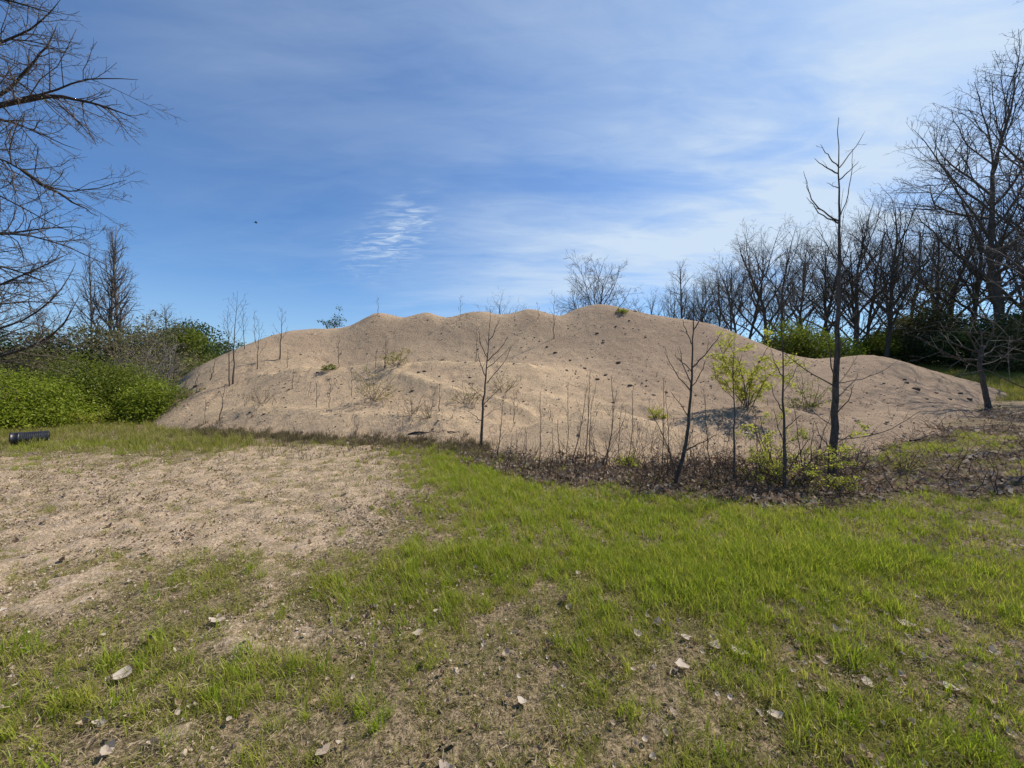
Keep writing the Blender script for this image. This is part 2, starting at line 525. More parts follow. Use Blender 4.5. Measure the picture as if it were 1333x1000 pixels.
GRAVEL_SPOTS = ((60, 650, 230, 50, .9), (330, 622, 190, 38, .9), (430, 655, 100, 40, .7), (200, 690, 170, 45, .7), (-150, 700, 200, 90, .7), (370, 745, 45, 70, .55), (340, 830, 80, 28, .6),
                (230, 960, 60, 45, .6), (30, 785, 130, 50, .6), (60, 740, 150, 40, .4), (420, 720, 90, 30, .3), (500, 820, 70, 30, .35), (560, 880, 60, 30, .3), (430, 590, 120, 14, .5), (640, 900, 40, 60, .2), (1040, 900, 90, 35, .25), (780, 840, 120, 40, .22))
LUSH_SPOTS = ((640, 640, 90, 45, .8), (760, 700, 170, 50, .8), (950, 720, 170, 55, .8), (1150, 720, 150, 60, .5), (600, 610, 70, 20, .6), (850, 665, 120, 18, .4), (120, 575, 170, 14, .7))


def gravel_at(x, y, z=None):
    px, py = proj(x, y, gz(x, y) if z is None else z)
    return np.clip(blobs(px, py, GRAVEL_SPOTS) + 0.95 * (fbm(x * 1.6, y * 1.6, 5, 60, 0.6) - 0.53), 0, 1) * (y > 0.8)


def lush_at(x, y, z=None):
    px, py = proj(x, y, gz(x, y) if z is None else z)
    return np.clip(blobs(px, py, LUSH_SPOTS), 0, 1)


def litter_at(x, y):
    """brown leaves caught along the foot of the gravel and under the trees on the right"""
    px, py = proj(x, y, top_z(x, y))
    edge = np.interp(px, [300, 450, 560, 620, 700, 800, 900, 1000, 1100, 1200, 1333, 1500], [578, 584, 588, 610, 630, 640, 654, 666, 662, 652, 650, 650])
    up = np.interp(px, [300, 450, 560, 620, 700, 800, 900, 1000, 1100, 1150, 1200, 1260, 1333, 1500], [566, 568, 572, 584, 590, 594, 598, 598, 596, 580, 556, 535, 528, 528])
    wob = 26 * (fbm(x * 1.6, y * 1.6, 3, 77) - 0.5)
    a = smooth(py, up - 4, up + 5) * (1 - smooth(py, edge - 8 + wob, edge + 3 + wob))
    a = a * np.interp(px, [250, 330, 560, 640], [0, 0.45, 0.5, 1.0])
    a = a * (1 - 0.85 * smooth(px, 1110, 1200) * smooth(fbm(x * 1.1, y * 1.1, 4, 79), 0.46, 0.60))
    return np.where((y > 3) & (y < 20) & (px < 1700), a, 0)


# ---- ground sheet
def spaced(lo, hi, step, end_lo, end_hi, k=1.13):
    mid = list(np.arange(lo, hi, step))
    a, s = [], step
    v = lo
    while v > end_lo:
        s *= k
        v -= s
        a.append(v)
    b, s, v = [], step, mid[-1]
    while v < end_hi:
        s *= k
        v += s
        b.append(v)
    return np.array(a[::-1] + mid + b)


gx = spaced(-11, 11, 0.055, -1500, 1500)
gy = spaced(0.6, 12, 0.05, -600, 2500)
GX, GY = np.meshgrid(gx, gy, indexing='ij')
GZ = gz(GX, GY)
near = (np.abs(GX) < 14) & (GY > 0) & (GY < 16)
gr = np.where(near, gravel_at(GX, GY, GZ), 0)
GZ = GZ + np.where(near, 0.035 * (fbm(GX * 5, GY * 5, 3, 90) - 0.5) + (0.016 + 0.02 * gr) * (fbm(GX * 13, GY * 13, 2, 95) - 0.5) + 0.038 * gr * (smooth(fbm(GX * 5.5, GY * 6.5, 2, 97), .35, .65) - 0.5), 0)


def grid_faces(nx, ny):
    i = np.arange(nx - 1)[:, None] * ny + np.arange(ny - 1)[None]
    i = i.ravel()
    return np.stack([i, i + ny, i + ny + 1, i + 1], 1)


gme = mesh_from('ground', np.stack([GX, GY, GZ], -1).reshape(-1, 3), [grid_faces(*GX.shape)], M_GROUND)


def pattr(me, name, vals, typ='FLOAT'):
    a = me.attributes.new(name, typ, 'POINT')
    a.data.foreach_set('vector' if typ == 'FLOAT_VECTOR' else 'value', np.ascontiguousarray(vals, np.int32 if typ == 'INT' else np.float32).ravel())


pattr(gme, 'gravelly', gr)
pattr(gme, 'litter', np.where((np.abs(GX) < 40) & (GY < 40), litter_at(GX, GY), 0))
pattr(gme, 'meadow', np.maximum(smooth(GY, 14, 22), smooth(np.hypot(GX, GY), 22, 40)))
tag(link('ground', gme), 'patchy lawn of thin grass and bare gravel in front of the mound', kind='structure')

# ---- the gravel mound
mme = mesh_from('gravel_mound', np.stack([MXX, MYY, MZ], -1).reshape(-1, 3), [grid_faces(*MXX.shape)], M_GRAVEL)
gx_, gy_ = np.gradient(MZ, MS)
lap = np.gradient(gx_, MS, axis=0) + np.gradient(gy_, MS, axis=1)


def blur(a, n):
    for _ in range(n):
        a = (a + np.roll(a, 1, 0) + np.roll(a, -1, 0) + np.roll(a, 1, 1) + np.roll(a, -1, 1)) / 5
    return a


crest = smooth(-blur(lap, 14), 0.12, 0.6)
low = 1 - smooth(MZ + 0.8 * (fbm(MXX * .6, MYY * .6, 3, 12) - .5), 1.7, 2.7)
pattr(mme, 'weathered', smooth(MXX + 2.5 * (fbm(MXX * .5, MYY * .5, 3, 66) - .5), 2.0, 7.0) * 0.9)
pattr(mme, 'fresh', np.clip((0.20 * crest * (MZ < 3.2) + 0.34 * low + 0.7 * _rf) * smooth(MXX, 5.5, 1.0) + 0.12 * _fresh + 0.22 * _rf, 0, 1))  # crests, tier brows and lower left slopes coloured paler
tag(link('gravel_mound', mme), 'long tan gravel mound with a scalloped crest of dumped piles and lower benches', kind='structure')

# ------------------------------------------------------------------ tubes, skeletons, leaves
class Tubes:
    """collects tapering tubes and builds them as one mesh"""
    def __init__(self):
        self.g = {}

    def add(self, pts, rad, k=5):
        self.g.setdefault((len(pts), k), []).append((np.asarray(pts, float), np.asarray(rad, float)))

    def arrays(self):
        V, Fs, off = [], [], 0
        for (n, k), L in self.g.items():
            Pn = np.stack([a for a, _ in L])                       # m, n, 3
            Rn = np.stack([b for _, b in L])
            T = np.gradient(Pn, axis=1)
            T /= np.linalg.norm(T, axis=2, keepdims=True) + 1e-9
            ref = np.where(np.abs(T[:, :1, 2:3]) > 0.9, np.array([[[1.0, 0, 0]]]), np.array([[[0, 0, 1.0]]]))
            A = np.cross(T, np.broadcast_to(ref, T.shape))
            A /= np.linalg.norm(A, axis=2, keepdims=True) + 1e-9
            B = np.cross(T, A)
            th = np.arange(k) * 2 * math.pi / k
            ring = A[:, :, None] * np.cos(th)[None, None, :, None] + B[:, :, None] * np.sin(th)[None, None, :, None]
            v = Pn[:, :, None] + ring * Rn[:, :, None, None]
            m = len(L)
            V.append(v.reshape(-1, 3))
            base = off + np.arange(m)[:, None, None] * n * k + np.arange(n - 1)[None, :, None] * k
            j = np.arange(k)[None, None]
            q = np.stack([base + j, base + (j + 1) % k, base + k + (j + 1) % k, base + k + j], -1).reshape(-1, 4)
            Fs.append(q)
            tip = off + np.arange(m)[:, None] * n * k + (n - 1) * k + np.arange(k)[None]
            if k > 3:
                Fs.append(tip)
            off += m * n * k
        return np.concatenate(V), Fs

    def mesh(self, name, mat):
        V, Fs = self.arrays()
        return mesh_from(name, V, Fs, mat)

    def __len__(self):
        return sum(len(v) for v in self.g.values())


def unit(v):
    return v / (np.linalg.norm(v) + 1e-9)


def bend_path(rs, p, d, L, n, wig, up):
    """wandering path of n points from p in direction d"""
    pts = [np.array(p, float)]
    d = unit(np.array(d, float))
    st = L / (n - 1)
    for i in range(n - 1):
        d = unit(d + rs.normal(0, wig, 3) + np.array([0, 0, up]))
        pts.append(pts[-1] + d * st)
    return np.array(pts)


def side_dir(rs, d, ang):
    a = unit(np.cross(d, [0, 0, 1.0]) if abs(d[2]) < 0.95 else np.cross(d, [1.0, 0, 0]))
    b = np.cross(d, a)
    ph = rs.uniform(0, 2 * math.pi)
    return unit(d * math.cos(ang) + (a * math.cos(ph) + b * math.sin(ph)) * math.sin(ang))


def at_t(pts, t):
    f = t * (len(pts) - 1)
    i = min(int(f), len(pts) - 2)
    return pts[i] + (pts[i + 1] - pts[i]) * (f - i), unit(pts[i + 1] - pts[i])


def offshoots(rs, sk, pts, rad, level, st):
    """side shoots of a path, recursively; sk gets (level, points, radii)"""
    if level > st['levels']:
        return
    L = np.linalg.norm(np.diff(pts, axis=0), axis=1).sum()
    nc = max(1, int(round(L * st['dens'][min(level, len(st['dens']) - 1)] * rs.uniform(0.8, 1.2))))
    t0 = st.get('t0', 0.22)
    for i in range(nc):
        t = t0 + (st.get('t1', 1.0) - t0) * (i + rs.uniform(0.1, 0.9)) / nc
        p, d = at_t(pts, t)
        r = np.interp(t, np.linspace(0, 1, len(rad)), rad)
        ang = R(rs.uniform(*st['ang']))
        dd = side_dir(rs, d, ang)
        if st.get('flat'):
            dd = unit(dd * np.array([1, 1, 1 - st['flat']]))
        l = L * rs.uniform(*st['ratio']) * (1.15 - 0.65 * t)
        if l < st['minl']:
            l = st['minl'] * rs.uniform(0.7, 1.2)
        n = 5 if level <= 2 else (4 if level == 3 else 3)
        q = bend_path(rs, p, dd, l, n, st['wig'], st['up'])
        r0 = max(min(r * 0.62, st['rmax'][min(level, len(st['rmax']) - 1)]), st['rmin'])
        rr = np.linspace(r0, max(r0 * 0.35, st['rmin'] * 0.7), n)
        sk.append((level, q, rr))
        offshoots(rs, sk, q, rr, level + 1, st)


def tree_parts(root, sk, bark, twig, trunk_name='trunk', branch_name='branch', split_level=1, kk=(7, 5, 4, 3)):
    """trunk, each main branch, and the twigs (one part, nobody could count them)"""
    tw = Tubes()
    for lv, pts, rad in sk:
        if lv <= split_level:
            tb = Tubes()
            tb.add(pts, rad, kk[min(lv, 3)])
            nm = trunk_name if lv == 0 else branch_name
            link(nm, tb.mesh(nm, bark), root)
        else:
            tw.add(pts, rad, 4 if lv == 2 and rad[0] > 0.012 else 3)
    if len(tw):
        tag(link('twigs', tw.mesh('twigs', twig), root), kind='stuff')


def leaf_mesh(name, C, size, rs, mat, up=0.5, shape=1.0, nrm=None):
    """one rhombus leaf at each centre C; up: how much the blades face the sky"""
    n = len(C)
    N = rs.normal(0, 1, (n, 3))
    N /= np.linalg.norm(N, axis=1, keepdims=True)
    N = N * (1 - up) + np.array([0, 0, up]) + (0 if nrm is None else nrm)
    N /= np.linalg.norm(N, axis=1, keepdims=True)
    A = np.cross(N, rs.normal(0, 1, (n, 3)))
    A /= np.linalg.norm(A, axis=1, keepdims=True) + 1e-9
    B = np.cross(N, A)
    s = (size * rs.uniform(0.55, 1.3, n))[:, None]
    V = np.stack([C - A * s, C + B * s * 0.48 * shape + N * s * 0.12, C + A * s, C - B * s * 0.48 * shape + N * s * 0.12], 1).reshape(-1, 3)
    me = mesh_from(name, V, [np.arange(4 * n).reshape(n, 4)], mat, shade=False)
    pattr(me, 'tint', np.repeat(rs.rand(n), 4))
    return me


# ------------------------------------------------------------------ scattering (grass, leaves, pebbles)
_ng = {}


def scatter_group():
    if 'g' in _ng:
        return _ng['g']
    ng = bpy.data.node_groups.new('scatter', 'GeometryNodeTree')
    ng.interface.new_socket('Geometry', in_out='INPUT', socket_type='NodeSocketGeometry')
    ng.interface.new_socket('Geometry', in_out='OUTPUT', socket_type='NodeSocketGeometry')
    N, Lk = ng.nodes.new, ng.links.new
    gi, go = N('NodeGroupInput'), N('NodeGroupOutput')

    def attr(name, typ):
        a = N('GeometryNodeInputNamedAttribute')
        a.data_type = typ
        a.inputs['Name'].default_value = name
        return a.outputs['Attribute']
    pid = attr('pid', 'INT')
    cmp_ = N('FunctionNodeCompare')
    cmp_.data_type, cmp_.operation = 'INT', 'GREATER_EQUAL'
    ia = [s for s in cmp_.inputs if s.type == 'INT']
    Lk(pid, ia[0])
    ia[1].default_value = 0
    sp = N('GeometryNodeSeparateGeometry')
    sp.domain = 'POINT'
    Lk(gi.outputs[0], sp.inputs['Geometry'])
    Lk(cmp_.outputs[0], sp.inputs['Selection'])
    si = N('GeometryNodeSplitToInstances')
    si.domain = 'POINT'
    Lk(sp.outputs['Selection'], si.inputs['Geometry'])
    Lk(pid, si.inputs['Group ID'])
    ip = N('GeometryNodeInstanceOnPoints')
    Lk(sp.outputs['Inverted'], ip.inputs['Points'])
    Lk(si.outputs['Instances'], ip.inputs['Instance'])
    ip.inputs['Pick Instance'].default_value = True
    Lk(attr('idx', 'INT'), ip.inputs['Instance Index'])
    Lk(attr('rot', 'FLOAT_VECTOR'), ip.inputs['Rotation'])
    Lk(attr('scl', 'FLOAT_VECTOR'), ip.inputs['Scale'])
    Lk(ip.outputs['Instances'], go.inputs[0])
    _ng['g'] = ng
    return ng


def scatter(name, protos, mats, pts, rot, scl, idx, parent=None, shade=False):
    """protos: list of (V, [faces], material index)"""
    V, Fs, mi, pid, tint, off = [], [], [], [], [], 0
    for k, (v, fs, m) in enumerate(protos):
        V.append(np.asarray(v))
        for f in fs:
            f = np.asarray(f)
            Fs.append(f + off)
            mi += [m] * len(f)
        pid += [k] * len(v)
        off += len(v)
    n = len(pts)
    V.append(np.asarray(pts))
    me = mesh_from(name, np.concatenate(V), Fs, mats, mi, shade)
    pattr(me, 'pid', np.r_[pid, np.full(n, -1)], 'INT')
    pattr(me, 'idx', np.r_[np.zeros(off), idx], 'INT')
    pattr(me, 'rot', np.r_[np.zeros((off, 3)), rot], 'FLOAT_VECTOR')
    s = np.asarray(scl, float)
    s = s[:, None] * np.ones(3) if s.ndim == 1 else s
    pattr(me, 'scl', np.r_[np.ones((off, 3)), s], 'FLOAT_VECTOR')
    o = link(name, me, parent)
    md = o.modifiers.new('scatter', 'NODES')
    md.node_group = scatter_group()
    return tag(o, kind='stuff')


def blade_tuft(rs, n, h, spread, w, lean, flop=0.0):
    """n bent grass blades; V, faces"""
    V, Q, T = [], [], []
    for i in range(n):
        a = rs.uniform(0, 2 * math.pi)
        r = spread * math.sqrt(rs.rand())
        b = rs.uniform(0, 2 * math.pi)
        base = np.array([r * math.cos(a), r * math.sin(a), -0.01])
        d = np.array([math.cos(b), math.sin(b), 0])
        sd_ = np.array([-d[1], d[0], 0])
        hh = h * rs.uniform(0.45, 1.15)
        ln = lean * rs.uniform(0.3, 1.6)
        ww = w * rs.uniform(0.6, 1.2)
        k = len(V)
        if rs.rand() < flop:                                   # lies over
            m = base + np.array([0, 0, hh * 0.45]) + d * hh * 0.45
            t = base + np.array([0, 0, hh * 0.22]) + d * hh * 1.0
        else:
            m = base + np.array([0, 0, hh * 0.6]) + d * hh * ln * 0.35
            t = base + np.array([0, 0, hh]) + d * hh * ln
        V += [base - sd_ * ww, base + sd_ * ww, m + sd_ * ww * 0.8, m - sd_ * ww * 0.8, t]
        Q.append([k, k + 1, k + 2, k + 3])
        T.append([k + 3, k + 2, k + 4])
    return np.array(V), [np.array(Q), np.array(T)]


def straw_bits(rs, n, spread, l, w):
    V, Q = [], []
    for i in range(n):
        c = np.r_[rs.normal(0, spread, 2), rs.uniform(0.004, 0.035)]
        a = rs.uniform(0, 2 * math.pi)
        d = np.array([math.cos(a), math.sin(a), rs.normal(0, 0.25)]) * l * rs.uniform(0.4, 1.2) / 2
        s = np.array([-math.sin(a), math.cos(a), rs.normal(0, 0.6)]) * w
        k = len(V)
        V += [c - d - s, c - d + s, c + d + s, c + d - s]
        Q.append([k, k + 1, k + 2, k + 3])
    return np.array(V), [np.array(Q)]


def dry_leaf(rs, l, curl, lobed=True):
    """a curled dead leaf: outline of a midrib with lobed halves"""
    ts = np.linspace(0, 1, 5)
    wd = np.array([0.05, 0.32, 0.42, 0.30, 0.02]) * (rs.uniform(0.8, 1.15, 5) if lobed else 1)
    V = []
    for t, w_ in zip(ts, wd):
        bz = curl * (t - 0.5) ** 2 * l * 2.2
        side = curl * w_ * l * rs.uniform(0.3, 0.9)
        V += [[(t - 0.5) * l, -w_ * l, bz + side], [(t - 0.5) * l, 0, bz], [(t - 0.5) * l, w_ * l, bz + side * rs.uniform(0.2, 1.3)]]
    Q = []
    for i in range(4):
        Q += [[3 * i, 3 * i + 1, 3 * i + 4, 3 * i + 3], [3 * i + 1, 3 * i + 2, 3 * i + 5, 3 * i + 4]]
    return np.array(V), [np.array(Q)]


def pebble(rs):
    t = (1 + 5 ** 0.5) / 2
    V = np.array([(-1, t, 0), (1, t, 0), (-1, -t, 0), (1, -t, 0), (0, -1, t), (0, 1, t), (0, -1, -t), (0, 1, -t), (t, 0, -1), (t, 0, 1), (-t, 0, -1), (-t, 0, 1)]) / 1.9
    Fc = np.array([(0, 11, 5), (0, 5, 1), (0, 1, 7), (0, 7, 10), (0, 10, 11), (1, 5, 9), (5, 11, 4), (11, 10, 2), (10, 7, 6), (7, 1, 8), (3, 9, 4), (3, 4, 2), (3, 2, 6), (3, 6, 8), (3, 8, 9), (4, 9, 5), (2, 4, 11), (6, 2, 10), (8, 6, 7), (9, 8, 1)])
    V = V * rs.uniform(0.7, 1.25, (12, 1)) * np.array([1.0, rs.uniform(0.6, 1), rs.uniform(0.45, 0.8)])
    return V, [Fc]

# ------------------------------------------------------------------ more materials
M_GRASS = mat_leaf('grass_blade', (0.225, 0.32, 0.013), (0.315, 0.395, 0.022), (0.44, 0.40, 0.08), 0.52, 0.45, 0.6)
M_GRASS_DULL = mat_leaf('dull_grass_blade', (0.18, 0.21, 0.020), (0.27, 0.275, 0.04), (0.40, 0.34, 0.12), 0.5, 0.5, 0.9)
M_WEED = mat_leaf('dry_weed', (0.10, 0.085, 0.040), (0.15, 0.135, 0.05), (0.17, 0.12, 0.075), 0.35, 0.6, 1.5)
M_STRAW = mat_leaf('straw', (0.40, 0.31, 0.19), (0.52, 0.42, 0.28), (0.22, 0.155, 0.085), 0.25, 0.6, 3.0)
M_DRY = mat_leaf('dry_leaf', (0.34, 0.24, 0.15), (0.56, 0.44, 0.31), (0.13, 0.08, 0.048), 0.28, 0.55, 5.0)
M_DRY_PALE = mat_leaf('pale_dry_leaf', (0.50, 0.42, 0.33), (0.60, 0.53, 0.44), (0.36, 0.27, 0.19), 0.28, 0.5, 5.0)
M_STICK = mat_bark('stick_bark', (0.036, 0.025, 0.020), (0.115, 0.082, 0.064), 12)


def mat_pebble():
    m, t = new_mat('pebble')
    rnd = t.n('ShaderNodeObjectInfo').outputs['Random']
    c = t.n('ShaderNodeValToRGB')
    t.nt.links.new(rnd, c.inputs[0])
    e = c.color_ramp.elements
    e[0].color, e[1].color = (0.23, 0.165, 0.11, 1), (0.46, 0.37, 0.27, 1)
    b = t.n('ShaderNodeBsdfPrincipled', {'Base Color': c.outputs[0], 'Roughness': 0.85, 'Specular IOR Level': 0.25})
    out(t, b.outputs[0])
    return m


M_PEBBLE = mat_pebble()

# ------------------------------------------------------------------ ground cover
rs = np.random.RandomState(11)


def field(n, y0, y1, u=1.75, power=0.5):
    """n random ground points in a wedge ahead of the camera; power .5 spreads them evenly, more crowds them near"""
    t = rs.rand(n)
    y = y0 + (y1 - y0) * t ** power if power != 0.5 else np.sqrt(y0 ** 2 + (y1 ** 2 - y0 ** 2) * t)
    x = rs.uniform(-u, u, n) * np.maximum(y, 1.2)
    return x, y


def ground_only(x, y):
    return mound_z(x, y) < gz(x, y) + 0.01


def rots(n, tilt):
    return np.c_[rs.normal(0, tilt, n), rs.normal(0, tilt, n), rs.uniform(0, 6.283, n)]


tufts = [(*blade_tuft(rs, 20, 0.115, 0.045, 0.0021, 0.55, 0.10), 0) for _ in range(7)] + \
        [(*blade_tuft(rs, 26, 0.060, 0.075, 0.0018, 0.9, 0.3), 1) for _ in range(5)] + \
        [(*straw_bits(rs, 18, 0.07, 0.030, 0.0013), 2) for _ in range(5)] + \
        [(*blade_tuft(rs, 14, 0.055, 0.05, 0.0014, 1.1, 0.6), 2) for _ in range(3)] + \
        [(*blade_tuft(rs, 46, 0.135, 0.055, 0.0024, 0.6, 0.15), 0) for _ in range(4)]
PX, PY_ = [], []
x, y = field(56000, 0.95, 9.8)
x2, y2 = field(17000, 0.9, 3.6)
x, y = np.r_[x, x2], np.r_[y, y2]
ok = ground_only(x, y)
x, y = x[ok], y[ok]
z = gz(x, y)
g, lu, li = gravel_at(x, y, z), lush_at(x, y, z), litter_at(x, y)
patch = fbm(x * 1.7, y * 1.7, 4, 130)
patch2 = fbm(x * 4.5, y * 4.5, 3, 140)
pg = np.clip(0.50 + 0.75 * lu - 1.05 * g + 1.35 * (patch - 0.5) + 1.3 * (patch2 - 0.5), 0.10, 1) * (1 - 0.95 * li)
px, py = proj(x, y, z)
pg *= np.interp(px, [0, 380, 560], [0.62, 0.72, 1.0]) * np.interp(py, [740, 900], [1.0, 0.8])
u_ = rs.rand(len(x))
tall = u_ < pg * (0.30 + 0.5 * lu)
low = ~tall & (rs.rand(len(x)) < pg * 0.85 + 0.08 + 0.36 * g * smooth(fbm(x * 3, y * 3, 3, 141), 0.42, 0.6))
straw = ~tall & ~low & (rs.rand(len(x)) < (0.30 - 0.12 * g) * (1 - li))
clump = ~tall & ~low & ~straw & (rs.rand(len(x)) < 0.035 * (1 - 0.8 * np.clip(g * 1.5, 0, 1)) * (1 - li) * (patch2 > 0.45))
idx = np.where(tall, rs.randint(0, 7, len(x)), np.where(low, rs.randint(7, 12, len(x)), np.where(clump, rs.randint(20, 24, len(x)), rs.randint(12, 20, len(x)))))
sc = (0.6 + 0.65 * patch + 0.25 * lu) * rs.uniform(0.6, 1.25, len(x)) * np.where(straw, 1.0, 1 - 0.45 * g)
keep = tall | low | straw | clump
PT = np.c_[x, y, z][keep]
grass = scatter('lawn_grass', tufts, [M_GRASS, M_GRASS_DULL, M_STRAW], PT, rots(keep.sum(), 0.12), sc[keep], idx[keep])
tag(grass, 'thin spring grass mixed with dead straw over the bare lawn')

# taller weedy grass: strip by the pipe, foot of the mound, far meadow
weeds = [(*blade_tuft(rs, 30, 0.24, 0.11, 0.0045, 0.45, 0.1), 0) for _ in range(5)] + [(*blade_tuft(rs, 22, 0.17, 0.13, 0.004, 0.8, 0.3), 1) for _ in range(3)]
x = rs.uniform(-21, 5, 9000)
y = rs.uniform(7.5, 15.5, 9000)
px, py = proj(x, y, gz(x, y))
strip = np.exp(-((py - np.interp(px, [-400, 0, 150, 330, 480, 620], [574, 572, 568, 574, 581, 596])) / np.interp(px, [0, 250, 400, 620], [17, 16, 8, 9])) ** 2)
a = strip * np.interp(px, [-500, 0, 220, 330, 480, 600, 660], [0.9, 0.95, 0.95, 0.65, 0.4, 0.7, 0.0]) * (0.35 + 1.3 * fbm(x * .9, y * .9, 3, 150))
k = ground_only(x, y) & (rs.rand(len(x)) < a)
wg = scatter('weedy_grass', weeds, [M_GRASS_DULL, M_STRAW], np.c_[x, y, gz(x, y)][k], rots(k.sum(), 0.15), rs.uniform(0.45, 1.1, k.sum()) * (0.6 + 0.4 * (px[k] < 340)), rs.choice([0, 1, 2, 3, 4, 0, 1, 2, 5, 6, 7], k.sum()))
tag(wg, 'taller weedy grass in a strip by the black pipe and the mound foot')
# dry matted weeds along the foot of the left slopes
x = rs.uniform(-10, 0.5, 16000)
y = rs.uniform(7.5, 14, 16000)
px, py = proj(x, y, top_z(x, y))
mid_ = np.interp(px, [200, 260, 330, 450, 560, 640], [556, 562, 567, 573, 576, 588])
a = np.exp(-((py - mid_ - 4 * (fbm(x * 2, y * 2, 2, 160) - .5)) / np.interp(px, [200, 420, 560, 640], [7, 4.5, 7, 10])) ** 2) * smooth(px, 205, 240) * (1 - smooth(px, 625, 650))
k = rs.rand(len(x)) < a * (0.2 + 1.3 * fbm(x * 1.6, y * 1.6, 3, 161))
wg2 = scatter('edge_weeds', weeds, [M_WEED, M_STRAW], np.c_[x, y, top_z(x, y)][k], rots(k.sum(), 0.25), rs.uniform(0.3, 0.85, k.sum()), rs.choice(8, k.sum()))
tag(wg2, 'matted dark dry weeds along the foot of the gravel slopes')
x = rs.uniform(8, 34, 16000)
y = rs.uniform(15, 40, 16000)
k = ground_only(x, y) & (x / y > 0.75) & (x / y < 1.7)
mg = scatter('meadow_grass', weeds, [M_GRASS_DULL, M_STRAW], np.c_[x, y, gz(x, y)][k], rots(k.sum(), 0.15), rs.uniform(0.7, 1.6, k.sum()), rs.choice([0, 1, 2, 3, 4, 0, 1, 2, 3, 5], k.sum()))
tag(mg, 'rough grass of the clearing beyond the mound, before the wood')

# dead leaves: the litter band, and strays on the lawn
leaves = [(*dry_leaf(rs, 0.070, rs.uniform(0.3, 1.6)), 0) for _ in range(7)] + [(*dry_leaf(rs, 0.070, rs.uniform(0.3, 1.5)), 1) for _ in range(4)]
x, y = rs.uniform(-4, 19, 130000), rs.uniform(4.4, 15, 130000)
li = litter_at(x, y)
k = (rs.rand(len(x)) < li * np.interp(y, [4, 8, 15], [0.85, 0.55, 0.3]) * (0.14 + 1.0 * smooth(fbm(x * 2.4, y * 2.4, 3, 170), .36, .62)) * np.interp(x / y, [0.8, 1.0], [1.0, 0.42]))
x, y = x[k], y[k]
n = len(x)
z = top_z(x, y) + rs.uniform(0.0, 0.10, n) ** 1.3
rr = np.c_[rs.normal(0, 0.65, n), rs.normal(0, 0.65, n), rs.uniform(0, 6.283, n)]
lf = scatter('leaf_litter', leaves, [M_DRY, M_DRY_PALE], np.c_[x, y, z], rr, rs.uniform(0.45, 1.4, n), rs.choice(11, n, p=[0.105] * 7 + [0.06625] * 4))
tag(lf, 'drift of curled brown leaves along the foot of the mound')
x, y = field(42000, 0.95, 9.5, 1.75, 0.7)
px, py = proj(x, y, gz(x, y))
k = ground_only(x, y) & (rs.rand(len(x)) < np.interp(px, [0, 400, 800, 1333], [0.45, 0.55, 0.85, 1.0]) * (0.3 + 1.4 * smooth(fbm(x, y, 3, 190), 0.4, 0.62)))
n = k.sum()
sl = scatter('scattered_leaves', leaves, [M_DRY, M_DRY_PALE], np.c_[x, y, gz(x, y) + rs.uniform(0.01, 0.03, len(x))][k],
             np.c_[rs.normal(0, 0.3, n), rs.normal(0, 0.3, n), rs.uniform(0, 6.283, n)], rs.uniform(0.12, 0.5, n) ** 1.0 * np.where(rs.rand(n) < 0.12, 1.7, 1.0), rs.choice(11, n))
tag(sl, 'small dead leaves strewn through the lawn')

# pebbles where the lawn is bare
x, y = field(70000, 0.9, 7.5, 1.7, 0.75)
g = gravel_at(x, y)
k = ground_only(x, y) & (rs.rand(len(x)) < smooth(g + 0.25 * (fbm(x * 6, y * 6, 2, 200) - 0.5), 0.12, 0.5) * 0.9)
n = k.sum()
pb = scatter('loose_gravel', [(*pebble(rs), 0) for _ in range(6)], [M_PEBBLE], np.c_[x, y, gz(x, y) + 0.004][k], rots(n, 0.5), np.exp(rs.normal(math.log(0.0068), 0.4, n)), rs.randint(0, 6, n))
tag(pb, 'loose pea gravel on the bare part of the lawn')

# twigs and dead stems tangled in the litter
tb = Tubes()
x, y = rs.uniform(-3, 15, 16000), rs.uniform(4.6, 12, 16000)
k = rs.rand(len(x)) < litter_at(x, y) * np.interp(proj(x, y, gz(x, y))[0], [450, 640, 800, 900, 1080, 1120, 1333], [0.12, 0.30, 0.40, 0.85, 0.85, 0.30, 0.18])
for a, b in zip(x[k], y[k]):
    zz_ = float(top_z(a, b))
    d = np.r_[rs.normal(0, 1, 2), rs.uniform(-0.05, 1.6)]
    L = rs.uniform(0.15, 0.75)
    tb.add(bend_path(rs, (a, b, zz_ + rs.uniform(0, 0.06)), d, L, 5, 0.28, -0.12), np.linspace(0.0045, 0.0015, 5) * rs.uniform(0.7, 1.6), 3)
for i in range(240):
    px_ = rs.uniform(640, 1120)
    p = hit(px_, np.interp(px_, [640, 800, 1120], [596, 612, 622]) + rs.uniform(-8, 26), 4)
    h = rs.uniform(0.25, 1.0) * (0.7 + 0.5 * (px_ > 830))
    q = bend_path(rs, p, (rs.normal(0, 0.3), rs.normal(0, 0.3), 1), h, 7, 0.13, 0.03)
    tb.add(q, np.linspace(0.0038, 0.0014, 7), 3)
    for _ in range(rs.randint(1, 5)):
        a_, d_ = at_t(q, rs.uniform(0.25, 0.9))
        tb.add(bend_path(rs, a_, side_dir(rs, d_, 0.6), h * rs.uniform(0.12, 0.35), 4, 0.15, 0.04), np.linspace(0.0024, 0.0012, 4), 3)
tag(link('dead_twigs', tb.mesh('dead_twigs', M_STICK)), 'tangle of dark dead twigs and brambles in the leaf litter', kind='stuff')

